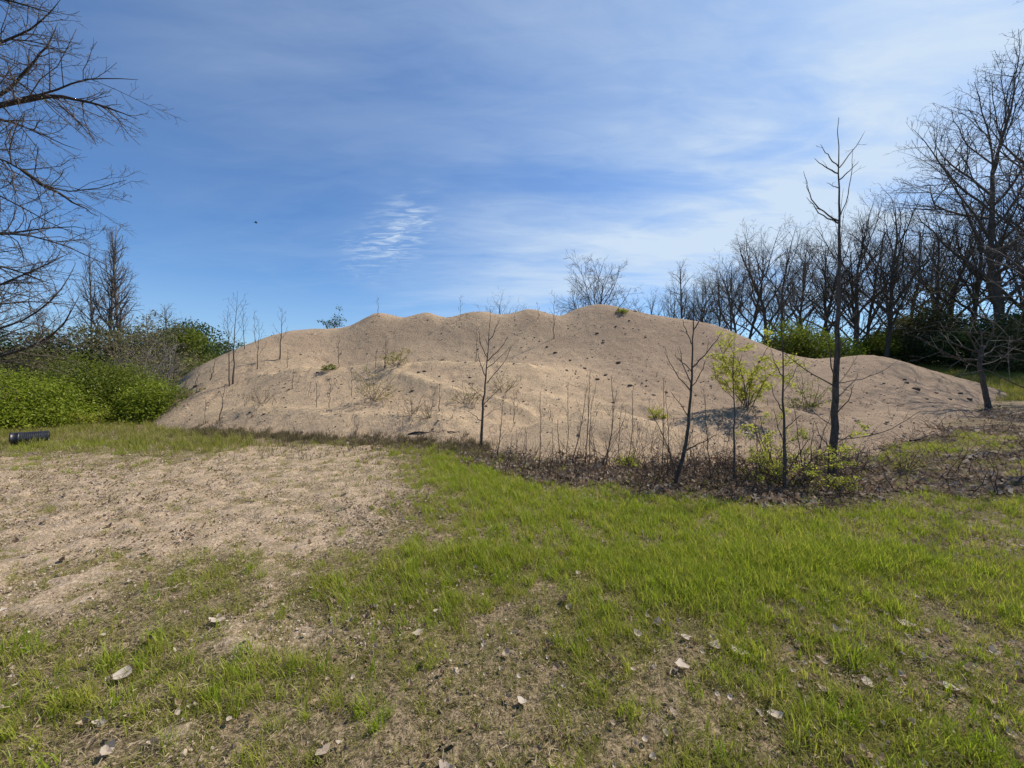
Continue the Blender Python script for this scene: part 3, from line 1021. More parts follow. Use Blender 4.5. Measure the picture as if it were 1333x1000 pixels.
# dry weed stalks on the lower slopes of the gravel
tb = Tubes()
cand = rs.uniform(0, 1, (4200, 2))
for a, b in cand:
    px_, py_ = 230 + a * 1010, 470 + b * 130
    wgt = 0.30 + 0.7 * float(smooth(fbm(px_ * 0.012, py_ * 0.03, 3, 210), 0.45, 0.62))
    if px_ < 720:
        wgt *= np.interp(py_, [480, 530, 575], [0.12, 0.6, 1.0])
    else:
        wgt *= np.interp(py_, [470, 520, 600], [0.25, 0.3, 0.22])
    if rs.rand() > wgt * 0.42:
        continue
    p = hit(px_, py_, 5)
    if p[1] > 30:
        continue
    h = rs.uniform(0.08, 0.42)
    for _ in range(rs.randint(1, 4)):
        q = bend_path(rs, p - np.array([0, 0, 0.02]), (rs.normal(0, 0.35), rs.normal(0, 0.35), 1), h * rs.uniform(0.5, 1), 4, 0.16, 0.02)
        tb.add(q, np.linspace(0.005, 0.002, 4), 3)
tag(link('dry_stalks', tb.mesh('dry_stalks', M_STEM)), 'short dry weed stalks dotted over the lower gravel slopes', kind='stuff')

# stones and crumbs on the gravel
n = 15000
x, y = rs.uniform(-13, 15, n), rs.uniform(6.5, 23, n)
k = (mound_z(x, y) > gz(x, y) + 0.03) & (rs.rand(n) < 0.25 + 1.2 * smooth(fbm(x * .8, y * .8, 4, 220), .42, .65))
n = int(k.sum())
st_ = scatter('loose_stones', [(*pebble(rs), 0) for _ in range(4)] + [(*pebble(rs), 1) for _ in range(3)], [M_PEBBLE, M_STICK], np.c_[x, y, mound_z(x, y)][k], rots(n, 0.5),
              np.exp(rs.normal(math.log(0.018), 0.5, n)), rs.choice(7, n, p=[0.2] * 4 + [0.2 / 3] * 3))
tag(st_, 'loose stones and dark crumbs strewn over the gravel mound')

# ------------------------------------------------------------------ leaf materials of bushes and trees
M_LEAF_BRIGHT = mat_leaf('bright_leaf', (0.11, 0.17, 0.012), (0.20, 0.265, 0.018), (0.34, 0.37, 0.05), 0.5, 0.4, 0.9)
M_LEAF_MID = mat_leaf('green_leaf', (0.075, 0.12, 0.012), (0.13, 0.175, 0.018), (0.24, 0.25, 0.04), 0.45, 0.4, 0.8)
M_LEAF_OLIVE = mat_leaf('olive_leaf', (0.085, 0.092, 0.032), (0.13, 0.132, 0.048), (0.19, 0.165, 0.075), 0.4, 0.5, 0.7)
M_LEAF_DARK = mat_leaf('evergreen_leaf', (0.036, 0.066, 0.020), (0.062, 0.098, 0.028), (0.10, 0.125, 0.04), 0.3, 0.4, 0.6)
M_LEAF_LIME = mat_leaf('lime_leaf', (0.34, 0.39, 0.04), (0.42, 0.45, 0.055), (0.50, 0.45, 0.10), 0.58, 0.4, 1.5)
M_LEAF_YELLOW = mat_leaf('yellowing_leaf', (0.30, 0.27, 0.07), (0.24, 0.24, 0.06), (0.38, 0.31, 0.12), 0.45, 0.5, 2.0)
M_BUD = mat_leaf('bud', (0.30, 0.30, 0.16), (0.34, 0.33, 0.20), (0.25, 0.2, 0.12), 0.4, 0.5, 2.0)


def base_at(px, d, sink=0.05):
    x = (px - 666.5) / F * d
    return np.array([x, d, float(top_z(x, d)) - sink])


def height_to(py, p):
    """height of a thing standing at p whose top is seen at py"""
    return P(666.5, py, p[1])[2] - p[2]


# ------------------------------------------------------------------ bare trees of the wood
def bare_skeleton(seed, H, spread=1.0, limbs=1.0, dens=(0, 1.35, 1.8, 2.2), levels=4, rmin=0.008, lean=0.02, first=0.22, slim=1.0, wig=0.075, els=(28, 52)):
    rs = np.random.RandomState(seed)
    sk = []
    tr = bend_path(rs, (0, 0, 0), (rs.normal(0, lean), rs.normal(0, lean), 1), H * 0.97, 11, wig, 0.07)
    rad = 0.02 + H * 0.0145 * slim * (1 - np.linspace(0, 1, 11)) ** 0.8
    rad[0] *= 1.35
    sk.append((0, tr, rad))
    n = max(6, int(H * limbs))
    st = dict(levels=levels, dens=dens, ang=(24, 62), ratio=(0.36, 0.56), minl=0.35, wig=0.15, up=0.05, rmax=(1, 0.1, 0.04, 0.018, 0.010), rmin=rmin, t0=0.2)
    az = rs.uniform(0, 6.28)
    for i in range(n):
        t = first + (0.96 - first) * ((i + rs.uniform(0, 0.8)) / n)
        p, d = at_t(tr, t)
        az += 2.4 + rs.normal(0, 0.4)
        el = R(np.interp(t, [first, 1], [rs.uniform(*els), rs.uniform(55, 75)]))
        dd = np.array([math.cos(az) * math.cos(el), math.sin(az) * math.cos(el), math.sin(el)])
        l = H * spread * np.interp(t, [first, 0.45, 1.0], [0.40, 0.44, 0.16]) * rs.uniform(0.65, 1.15)
        q = bend_path(rs, p, dd, l, 8, 0.13, 0.075)
        r0 = np.interp(t, np.linspace(0, 1, 11), rad) * rs.uniform(0.5, 0.75)
        rr = rmin * 1.2 + (r0 - rmin * 1.2) * (1 - np.linspace(0, 1, 8)) ** 0.8
        sk.append((1, q, rr))
        offshoots(rs, sk, q, rr, 2, st)
    return sk


PROTO = {}


def proto_tree(key, **kw):
    H = 14.0
    root = thing('bare_tree', (0, 0, 0), 'x', 'tree', 'bare trees of the wood beyond the mound')
    bark = kw.pop('bark', M_BARK)
    twig = kw.pop('twig', M_TWIG)
    sk = bare_skeleton(H=H, **kw)
    tree_parts(root, sk, bark, twig)
    if key in ('open', 'tall', 'leaning'):
        rb_ = np.random.RandomState(7)
        tips = np.array([q[-1] for lv, q, _ in sk if lv >= 3])
        tips = tips[tips[:, 2] > 5]
        pt = np.repeat(tips[rb_.rand(len(tips)) < (0.75 if key == 'open' else 0.3)], 2, 0)
        tag(link('buds', leaf_mesh('buds', pt + rb_.normal(0, 0.08, pt.shape), 0.035, rb_, M_BUD, 0.3), root), kind='stuff')
    PROTO[key] = [root, max(float(q[:, 2].max()) for _, q, _ in sk), False]


proto_tree('broad', seed=101, spread=1.3, limbs=1.1, first=0.14)
proto_tree('tall', seed=102, spread=1.0, limbs=1.2, first=0.22)
proto_tree('forked', seed=103, spread=1.2, limbs=0.95, first=0.12, lean=0.09)
proto_tree('slender', seed=104, spread=0.55, limbs=1.9, first=0.15, dens=(0, 2.0, 2.8, 3.4), levels=3, slim=0.7, wig=0.03)
proto_tree('leaning', seed=105, spread=1.1, limbs=1.1, first=0.24, lean=0.2)
proto_tree('open', seed=106, spread=1.3, limbs=0.95, first=0.2, dens=(0, 1.3, 1.7, 2.0))


def wood_tree(px, d, top, key, label, wide=1.0, rz=None, name=None):
    root, H, used = PROTO[key]
    p = base_at(px, d)
    s = height_to(top, p) / H
    rz = rz if rz is not None else (px * 1.7) % 6.28
    sc_ = (s * wide, s * wide, s)
    if not used:
        root.location = [float(v) for v in p]
        root.rotation_euler = (0, 0, rz)
        root.scale = sc_
        root['label'] = label
        PROTO[key][2] = True
        return root
    return copy_thing(root, p, rz, sc_, label)


for a in (
        (646, 62, 374, 'open', 'small rounded bare tree just showing over the middle of the gravel crest', 0.9),
        (846, 50, 372, 'forked', 'short bare tree peeping over the gravel between the lone tree and the wood', 0.9),
        (872, 44, 352, 'open', 'first low bare tree at the tapering end of the wood', 0.9),
        (890, 36, 333, 'slender', 'slender bare tree with a narrow pointed crown at the low end of the wood', 1.0),
        (912, 38, 345, 'broad', 'small bushy bare tree right of the slender pointed one', 0.8),
        (930, 36, 325, 'open', 'bare tree with fine open crown near the low end of the wood', 0.85),
        (946, 31, 328, 'leaning', 'dark trunked bare tree leaning beside the gravel flank', 0.85),
        (972, 38, 300, 'tall', 'thin bare tree between the dark leaning trunk and the broad crown', 0.8),
        (998, 30, 271, 'broad', 'broad bare tree with domed crown and thick trunk behind the green bush', 0.95),
        (1016, 33, 285, 'forked', 'low forked bare tree close beside the domed broad tree', 0.85),
        (1042, 40, 288, 'open', 'pale far bare tree seen between the domed tree and the tall sapling', 0.9),
        (1064, 33, 280, 'tall', 'upright bare tree directly behind the tall foreground sapling', 0.85),
        (1085, 38, 290, 'leaning', 'leaning bare tree crossing behind the foreground sapling', 0.9),
        (1112, 31, 246, 'forked', 'forked bare tree with two ascending dark stems right of the sapling', 0.85),
        (1132, 36, 262, 'broad', 'bare tree half hidden behind the forked pair of dark stems', 0.8),
        (1152, 30, 240, 'tall', 'tall straight dark bare tree over the olive thicket', 0.85),
        (1178, 37, 255, 'open', 'airy bare tree over the olive thicket', 0.9),
        (1205, 31, 262, 'leaning', 'bare tree leaning out above the olive thicket', 0.85),
        (1236, 35, 236, 'broad', 'bare tree filling the gap before the giant tree', 0.85),
        (1268, 30, 205, 'tall', 'tall bare tree close behind the giant tree at the wood edge', 0.85),
        (1330, 30, 150, 'forked', 'bare forked tree behind the giant tree, reaching the picture edge', 0.85),
        (1400, 27, 120, 'broad', 'bare tree at the wood edge just past the giant tree', 0.9),
        (1480, 30, 130, 'tall', 'bare tree farther along the wood edge', 0.9),
        (1560, 27, 110, 'open', 'outermost bare tree of the wood edge', 0.9)):
    wood_tree(*a)

for i in range(0, 14, 2):
    px_ = 905 + i * 33 + 9 * math.sin(i * 2.3)
    wood_tree(px_, 40 + 4 * math.sin(i * 1.9), float(np.interp(px_, [905, 1000, 1110, 1200, 1340], [352, 312, 285, 275, 235])) + 10 * math.sin(i * 3.1), ('tall', 'open', 'forked', 'broad')[(i // 2) % 4],
              'bare tree of the hazy back row of the wood, ' + ('first', 'second', 'third', 'fourth', 'fifth', 'sixth', 'last')[i // 2] + ' from the gravel', 0.95)

# the giant at the wood edge
def giant(px, d, top, seed, label, spread, sk_kw=None):
    p = base_at(px, d, 0.15)
    H = height_to(top, p)
    root = thing('bare_tree', p, label, 'tree', 'bare trees of the wood beyond the mound')
    kw = dict(seed=seed, H=H, spread=spread, limbs=1.25, dens=(0, 1.25, 1.9, 2.8), levels=5, rmin=0.009, first=0.16)
    kw.update(sk_kw or {})
    kw['slim'] = 0.72
    sk = bare_skeleton(**kw)
    tree_parts(root, sk, M_BARK, M_TWIG)
    return root


giant(1300, 26.5, 92, 121, 'giant bare tree with thick dark trunk and crown spreading over the wood edge', 1.0, dict(levels=4, dens=(0, 1.35, 1.8, 2.2)))
giant(1372, 17.5, 50, 123, 'second giant bare tree whose limbs reach in above the dark thicket', 1.0, dict(levels=4, dens=(0, 1.3, 1.8, 2.2)))

p_ = base_at(780, 42)
lone = thing('bare_tree', p_, 'wide rounded bare tree rising alone behind the highest hump of the gravel', 'tree', 'bare trees of the wood beyond the mound')
H_ = height_to(362, p_)
tree_parts(lone, bare_skeleton(seed=141, H=H_, spread=1.5, limbs=1.7, first=0.2, els=(30, 60), dens=(0, 1.3, 1.9, 2.6), rmin=0.011), M_BARK, M_TWIG)

# pale trunks far over the green bushes on the other side
for i, (px, d, top, wide, lab) in enumerate((
        (119, 36, 318, 0.75, 'thin pale bare poplar, shortest of the three standing together over the green bushes'),
        (139, 33, 284, 0.85, 'tallest pale bare poplar, middle of three over the green bushes'),
        (161, 34, 298, 0.85, 'pale bare poplar nearest the mound of three over the green bushes'))):
    if i == 0:
        root = thing('bare_poplar', (0, 0, 0), lab, 'tree', 'three pale bare poplars')
        tree_parts(root, bare_skeleton(seed=131, H=14.0, spread=0.50, limbs=2.6, dens=(0, 2.2, 3.0, 3.6), levels=3, first=0.25, slim=0.62, wig=0.018, els=(30, 50)), M_BARK_GREY, M_TWIG)
        pop = root
    p = base_at(px, d)
    s = height_to(top, p) / 14.0
    if i == 0:
        pop.location, pop.scale = [float(v) for v in p], (s * wide, s * wide, s)
    else:
        copy_thing(pop, p, i * 2.1, (s * wide, s * wide, s), lab)
for (px, d, top, key, wide, lab) in (
        (222, 44, 392, 'slender', 1.3, 'small pale bare tree over the dark evergreens, nearer the poplars'),
        (250, 46, 404, 'open', 0.8, 'small round bare tree standing behind the dark evergreens'),
        (200, 40, 405, 'slender', 1.4, 'bare bushy tree between the poplars and the evergreens'),
        (58, 46, 392, 'broad', 0.9, 'faint bare tree behind the drooping twigs of the overhanging tree'),
        (-20, 40, 330, 'forked', 0.9, 'bare tree beyond the bright bush at the picture edge')):
    wood_tree(px, d, top, key, lab, wide)


# ------------------------------------------------------------------ leafy shrubs
def shrub(name, label, cat, p, Wd, H, n_stem, n_leaf, size, leaf_mat, seed, group=None, up=0.5, flat=0.35, stem_mat=None, dens=(0, 2.2, 3.2, 4.5), spread_el=(25, 80), jit=0.10, levels=3, r0=0.018, foliage_from=2,
          stems_apart=0.12):
    rs = np.random.RandomState(seed)
    root = thing(name, p, label, cat, group)
    sk = []
    st = dict(levels=levels, dens=dens, ang=(25, 65), ratio=(0.38, 0.6), minl=0.12, wig=0.2, up=0.03, rmax=(1, 0.02, 0.008, 0.005), rmin=0.0025, t0=0.18, flat=flat)
    for i in range(n_stem):
        az = 6.283 * (i + rs.uniform(0, 0.8)) / n_stem
        el = R(rs.uniform(*spread_el))
        d = np.array([math.cos(az) * math.cos(el), math.sin(az) * math.cos(el), math.sin(el)])
        reach = 1.0 / math.sqrt((math.cos(el) / (Wd / 2)) ** 2 + (math.sin(el) / H) ** 2)
        q = bend_path(rs, np.array([math.cos(az), math.sin(az), 0]) * stems_apart * Wd * rs.rand(), d, reach * rs.uniform(0.55, 1.15), 8, 0.13, 0.02)
        q[:, 2] = np.maximum(q[:, 2], 0.02)
        rr = np.linspace(r0 * rs.uniform(0.6, 1.1), 0.005, 8)
        sk.append((1, q, rr))
        offshoots(rs, sk, q, rr, 2, st)
    tb = Tubes()
    for lv, q, rr in sk:
        if lv == 1:
            t1 = Tubes()
            t1.add(q, rr, 5)
            link('stem', t1.mesh('stem', stem_mat or M_STEM), root)
        else:
            tb.add(q, rr, 3)
    if len(tb):
        tag(link('twigs', tb.mesh('twigs', stem_mat or M_STEM), root), kind='stuff')
    seg = np.concatenate([np.stack([q[:-1], q[1:]], 1) for lv, q, rr in sk if lv >= foliage_from])
    if n_leaf:
        k = rs.randint(0, len(seg), n_leaf)
        C = seg[k, 0] + (seg[k, 1] - seg[k, 0]) * rs.rand(n_leaf, 1) + rs.normal(0, jit, (n_leaf, 3)) * np.array([1, 1, 0.6])
        C[:, 2] = np.maximum(C[:, 2], 0.03)
        tag(link('foliage', leaf_mesh('foliage', C, size, rs, leaf_mat, up), root), kind='stuff')
    return root


BUSH_H = 1.22


def dense_bush(name, label, cat, p, Wd, Dp, H, n_clump, per, size, leaf_mat, seed, group=None, up=0.34, clump=(0.38, 0.16), low=0.05, n_stem=9):
    """bush whose leaves hang in flat sprays through its volume, thick at the skin, on visible stems"""
    rs = np.random.RandomState(seed)
    root = thing(name, p, label, cat, group)
    for i in range(n_stem):
        az, el = rs.uniform(0, 6.283), R(rs.uniform(35, 80))
        d = np.array([math.cos(az) * math.cos(el), math.sin(az) * math.cos(el), math.sin(el)])
        t1 = Tubes()
        t1.add(bend_path(rs, (rs.normal(0, Wd * 0.08), rs.normal(0, Dp * 0.08), 0), d, H * rs.uniform(0.6, 0.95), 7, 0.15, 0.03), np.linspace(0.03, 0.008, 7) * rs.uniform(0.6, 1.3), 5)
        link('stem', t1.mesh('stem', M_STEM), root)
    H = H * BUSH_H
    dims = np.array([Wd / 2, Dp / 2, H])
    nl = max(7, int(6 + Wd * H * 0.9))
    lv = rs.normal(0, 1, (nl, 3))
    lv /= np.linalg.norm(lv, axis=1, keepdims=True)
    lv[:, 2] = np.abs(lv[:, 2]) * 0.95 + 0.02
    lc = lv * dims * rs.uniform(0.38, 0.72, (nl, 1))
    lr = rs.uniform(0.16, 0.34, nl) * (Wd * Dp * H * 2) ** (1 / 3) * 0.62
    pick = rs.choice(nl, n_clump * 2, p=lr ** 2 / (lr ** 2).sum())
    V = rs.normal(0, 1, (n_clump * 2, 3))
    V /= np.linalg.norm(V, axis=1, keepdims=True)
    V[:, 2] = V[:, 2] * 0.8 + 0.22
    C = lc[pick] + V * (lr[pick] * rs.uniform(0.55, 1.0, len(V)) ** 0.5 * (1 + 0.25 * (rs.rand(len(V)) < 0.12)))[:, None]
    C = C[C[:, 2] > low * H][:n_clump]
    n = len(C)
    off = rs.normal(0, 1, (n, per, 3)) * np.array([clump[0], clump[0], clump[1]])
    drop = -0.25 * (off[:, :, :1] ** 2 + off[:, :, 1:2] ** 2)
    pts = (C[:, None, :] + off + np.concatenate([np.zeros_like(drop), np.zeros_like(drop), drop], -1)).reshape(-1, 3)
    pts[:, 2] = np.maximum(pts[:, 2], 0.02)
    out_n = np.repeat(C / (np.linalg.norm(C, axis=1, keepdims=True) + 1e-6), per, 0) * 0.15
    tag(link('foliage', leaf_mesh('foliage', pts, size, rs, leaf_mat, up, nrm=out_n), root), kind='stuff')
    tb = Tubes()
    for c in C[::3]:
        q = bend_path(rs, c * np.array([0.55, 0.55, 0.5]), c * np.array([1, 1, 0.8]) + np.array([0, 0, 0.05]), np.linalg.norm(c) * 0.55, 5, 0.14, 0.02)
        tb.add(q, np.linspace(0.010, 0.003, 5), 3)
    tag(link('twigs', tb.mesh('twigs', M_STEM), root), kind='stuff')
    return root


GB = 'big green bushes by the black pipe'
dense_bush('leafy_bush', 'large rounded green bush against the foot of the mound, lighter at its mound end', 'bush', base_at(132, 15.5), 5.2, 3.6, 2.85, 700, 40, 0.05, M_LEAF_MID, 201, GB)
dense_bush('leafy_bush', 'bright yellow green bush behind the black pipe', 'bush', base_at(38, 13.0), 4.2, 3.2, 1.95, 480, 42, 0.05, M_LEAF_BRIGHT, 202, GB, clump=(0.42, 0.12))
dense_bush('leafy_bush', 'bright green bush cut off by the picture edge beside the pipe', 'bush', base_at(-48, 11.5), 3.2, 3.0, 2.1, 360, 42, 0.05, M_LEAF_BRIGHT, 203, GB, clump=(0.42, 0.12))
dense_bush('leafy_bush', 'small yellow green tail of bushes thinning out on the mound flank', 'bush', base_at(196, 15.0), 1.9, 2.0, 1.45, 230, 36, 0.05, M_LEAF_BRIGHT, 204, GB)
dense_bush('leafy_bush', 'green bush behind the bright bush, farther from the lawn', 'bush', base_at(60, 18.5), 6.2, 3.0, 3.1, 460, 40, 0.06, M_LEAF_OLIVE, 205, GB)
shrub('leafy_bush', 'little lime bush in the weeds in front of the large green bush', 'bush', base_at(110, 13.2), 1.0, 0.75, 8, 900, 0.035, M_LEAF_LIME, 206, GB)

# brown scrub and evergreens between the bushes and the mound
BUSH_H = 1.95
GS = 'trees and scrub behind the green bushes'
dense_bush('evergreen_tree', 'dark evergreen with flat tiered top standing against the sky beyond the mound flank', 'tree', base_at(262, 33), 5.4, 5.0, 4.1, 420, 46, 0.13, M_LEAF_DARK, 211, GS, clump=(0.6, 0.2))
dense_bush('evergreen_tree', 'dark evergreen with rounded top nearer the poplars', 'tree', base_at(232, 35), 5.0, 5.0, 4.6, 420, 46, 0.13, M_LEAF_DARK, 212, GS, clump=(0.6, 0.2))
dense_bush('scrub_bush', 'yellow green bush in front of the dark evergreens', 'bush', base_at(252, 29), 3.4, 3.0, 3.6, 260, 40, 0.10, M_LEAF_MID, 213, GS)
dense_bush('scrub_bush', 'long low dark hedge bush below the evergreens meeting the gravel', 'bush', base_at(300, 38), 9.5, 4.0, 3.9, 420, 40, 0.14, M_LEAF_DARK, 214, GS)
dense_bush('scrub_bush', 'olive scrub bush round the poplar trunks', 'bush', base_at(150, 30), 8.0, 4.0, 4.0, 480, 34, 0.11, M_LEAF_OLIVE, 215, GS)
dense_bush('scrub_bush', 'olive scrub bush between the poplars and the dark evergreens', 'bush', base_at(202, 28), 5.0, 4.0, 4.1, 360, 34, 0.10, M_LEAF_OLIVE, 216, GS)
dense_bush('scrub_bush', 'dark scrub bush low under the drooping twigs of the overhanging tree', 'bush', base_at(62, 32), 9.0, 4.0, 3.8, 460, 36, 0.12, M_LEAF_OLIVE, 217, GS)
dense_bush('scrub_bush', 'dark scrub bush at the picture edge behind the bright bush', 'bush', base_at(-30, 30), 8.0, 4.0, 4.4, 420, 36, 0.12, M_LEAF_DARK, 218, GS)
for i, (px, d, Wd, H) in enumerate(((176, 20, 3.4, 4.0), (206, 19.5, 3.0, 3.6), (190, 22, 4.0, 4.6), (226, 22, 2.8, 3.4))):
    shrub('bare_brush', ('tall grey brown bare brush rising over the large green bush', 'bare brush with pale stems next to the mound flank', 'bare brush under the poplar nearest the mound', 'thin bare brush where the gravel flank meets the scrub')[i],
          'brush', base_at(px, d), Wd, H * 1.15, 19, 520, 0.05, M_LEAF_YELLOW, 220 + i, 'bare brush by the mound flank', spread_el=(58, 88), r0=0.035, stem_mat=M_BARK_PALE if i in (1, 2) else M_STEM, dens=(0, 1.6, 2.2, 3.0), jit=0.06)

for i, (px, d, Wd, H, lab) in enumerate(((905, 32, 5.0, 4.4, 'grey bare brush at the low end of the wood over the gravel flank'), (940, 29, 5.0, 4.6, 'grey bare brush round the dark leaning trunk'),
                                    (972, 30, 5.0, 4.6, 'grey bare brush left of the fresh green rounded bush'), (1065, 30, 5.0, 4.6, 'grey bare brush between the fresh green and the lime bushes'), (1120, 34, 6.0, 5.4, 'tall bare brush under the forked pair of trees'))):
    shrub('bare_brush', lab, 'brush', base_at(px, d), Wd, H, 15, 240, 0.07, M_LEAF_OLIVE, 260 + i, 'bare brush at the foot of the wood', spread_el=(50, 88), r0=0.045, stem_mat=M_BARK, dens=(0, 1.4, 2.0, 2.6), jit=0.06)

# far treeline that closes the horizon
rs = np.random.RandomState(300)
Cs = []
for ang in np.arange(-100, 100, 0.55):
    dist = rs.uniform(95, 130)
    a = R(ang)
    b = np.array([math.sin(a) * dist, math.cos(a) * dist])
    zb = float(gz(b[0], b[1]))
    h = rs.uniform(4, 7.5)
    n = 46
    v = rs.normal(0, 1, (n, 3))
    v /= np.linalg.norm(v, axis=1, keepdims=True)
    Cs.append(np.c_[b[0] + v[:, 0] * 2.6, b[1] + v[:, 1] * 2.6, zb + h * 0.5 + v[:, 2] * h * 0.5])
tag(link('distant_woods', leaf_mesh('distant_woods', np.concatenate(Cs), 0.75, rs, M_LEAF_OLIVE, 0.4)), 'distant line of woods closing the horizon', kind='stuff')

# thicket under the wood
BUSH_H = 1.25
GT = 'thickets below the bare wood'
dense_bush('green_thicket', 'fresh green rounded bush on the shoulder of the gravel below the domed bare tree', 'bush', base_at(1030, 25.5), 4.4, 3.5, 4.3, 520, 44, 0.085, M_LEAF_MID, 231, GT, clump=(0.45, 0.2))
dense_bush('green_thicket', 'low dark green bush tucked beside the fresh green rounded bush', 'bush', base_at(998, 26.5), 3.0, 2.5, 3.4, 260, 40, 0.085, M_LEAF_OLIVE, 232, GT)
dense_bush('green_thicket', 'lime green bush directly behind the tall sapling trunk', 'bush', base_at(1090, 26), 3.4, 2.5, 3.3, 260, 36, 0.08, M_LEAF_BRIGHT, 233, GT)
dense_bush('green_thicket', 'low green bush at the far edge of the clearing beside the sapling', 'bush', base_at(1140, 32), 5.0, 3.0, 3.0, 320, 36, 0.09, M_LEAF_MID, 234, GT)
dense_bush('green_thicket', 'tall olive thicket with loose grey green top in the middle of the wood edge', 'bush', base_at(1215, 31), 6.4, 4.5, 6.4, 520, 36, 0.10, M_LEAF_OLIVE, 235, GT, clump=(0.5, 0.25))
dense_bush('green_thicket', 'dark spreading thicket below the giant bare tree', 'bush', base_at(1284, 27), 6.0, 4.5, 4.3, 560, 40, 0.09, M_LEAF_DARK, 236, GT, low=0.1)
dense_bush('green_thicket', 'dark thicket at the picture edge past the giant bare tree', 'bush', base_at(1360, 26), 6.0, 4.5, 4.6, 560, 38, 0.09, M_LEAF_OLIVE, 237, GT)
dense_bush('green_thicket', 'olive bush between the low green bush and the tall olive thicket', 'bush', base_at(1172, 33), 4.6, 3.5, 4.6, 360, 34, 0.10, M_LEAF_OLIVE, 238, GT)
dense_bush('green_thicket', 'olive thicket draping the foot of the giant tree trunk', 'bush', base_at(1320, 24.5), 5.0, 3.0, 3.3, 360, 36, 0.09, M_LEAF_OLIVE, 239, GT)
dense_bush('green_thicket', 'outer olive thicket farther along the wood edge', 'bush', base_at(1470, 25), 8.0, 4.0, 4.5, 460, 36, 0.10, M_LEAF_OLIVE, 240, GT)


# ------------------------------------------------------------------ trees drawn limb by limb
def limb_pts(px_pts, d, dd, rs, n=None):
    """points of a limb seen at px_pts, starting d metres ahead and drifting dd in depth by its tip"""
    L = len(px_pts)
    w_ = np.array([P(a, b, d + dd * (i / max(L - 1, 1))) for i, (a, b) in enumerate(px_pts)])
    # resample smoothly
    t = np.r_[0, np.cumsum(np.linalg.norm(np.diff(w_, axis=0), axis=1))]
    m = n or max(6, 3 * L)
    tt = np.linspace(0, t[-1], m)
    q = np.stack([np.interp(tt, t, w_[:, k]) for k in range(3)], 1)
    if L > 2:
        for _ in range(2):
            q[1:-1] = 0.25 * q[:-2] + 0.5 * q[1:-1] + 0.25 * q[2:]
    q[1:-1] += rs.normal(0, 0.006 * d / 6, (m - 2, 3))
    return q


def drawn_tree(name, label, cat, d, trunk, r0, r1, branches, seed, bark, twig, twig_st=None, group=None, ground=True, rb=0.45, leaf=None):
    rs = np.random.RandomState(seed)
    sk = []
    q = limb_pts(trunk, d, 0, rs, max(10, 3 * len(trunk)))
    origin = q[0].copy()
    rad = r1 + (r0 - r1) * (1 - np.linspace(0, 1, len(q))) ** 1.25
    rad[0] *= 1.25
    sk.append((0, q, rad))
    st = dict(levels=3, dens=(0, 2.2, 2.4, 3), ang=(25, 60), ratio=(0.25, 0.5), minl=0.10, wig=0.12, up=0.05, rmax=(1, 0.02, 0.006, 0.004), rmin=0.0022, t0=0.25)
    st.update(twig_st or {})
    for i, b in enumerate(branches):
        dd = rs.uniform(-0.5, 0.5) * st.get('deep', 1.0)
        if len(b) and not isinstance(b[0], tuple):
            dd, b = b[0], b[1:]
        bq = limb_pts(b, d, dd, rs)
        j = int(np.argmin(np.linalg.norm(q - bq[0], axis=1)))
        rr0 = max(0.0045, rad[j] * rb)
        if st.get('rb_fix'):
            rr0 = st['rb_fix'] * rs.uniform(0.7, 1.2)
        rr = st['rmin'] * 1.2 + (rr0 - st['rmin'] * 1.2) * (1 - np.linspace(0, 1, len(bq))) ** 0.8
        sk.append((1, bq, rr))
        if st['levels'] >= 2:
            offshoots(rs, sk, bq, rr, 2, st)
    if st.get('trunk_twigs'):
        st2 = dict(st)
        st2['dens'] = (0, st['trunk_twigs'], 2.0, 3)
        st2['ratio'] = (0.10, 0.22)
        offshoots(rs, sk, q, rad, 2, dict(st2, t1=0.72 if name == 'tall_sapling' else 1.0, dens=(0, 0, st['trunk_twigs'], 2.5), levels=st.get('tt_levels', 3)))
    root = thing(name, origin, label, cat, group)
    sk = [(lv, a - origin, r) for lv, a, r in sk]
    tree_parts(root, sk, bark, twig)
    if leaf:
        n_, size, mat = leaf
        seg = np.concatenate([np.stack([a[:-1], a[1:]], 1) for lv, a, r in sk if lv >= 2] or [np.zeros((1, 2, 3))])
        k = rs.randint(0, len(seg), n_)
        C = seg[k, 0] + (seg[k, 1] - seg[k, 0]) * rs.rand(n_, 1) + rs.normal(0, 0.02, (n_, 3))
        tag(link('leaves', leaf_mesh('leaves', C, size, rs, mat, 0.4), root), kind='stuff')
    return root


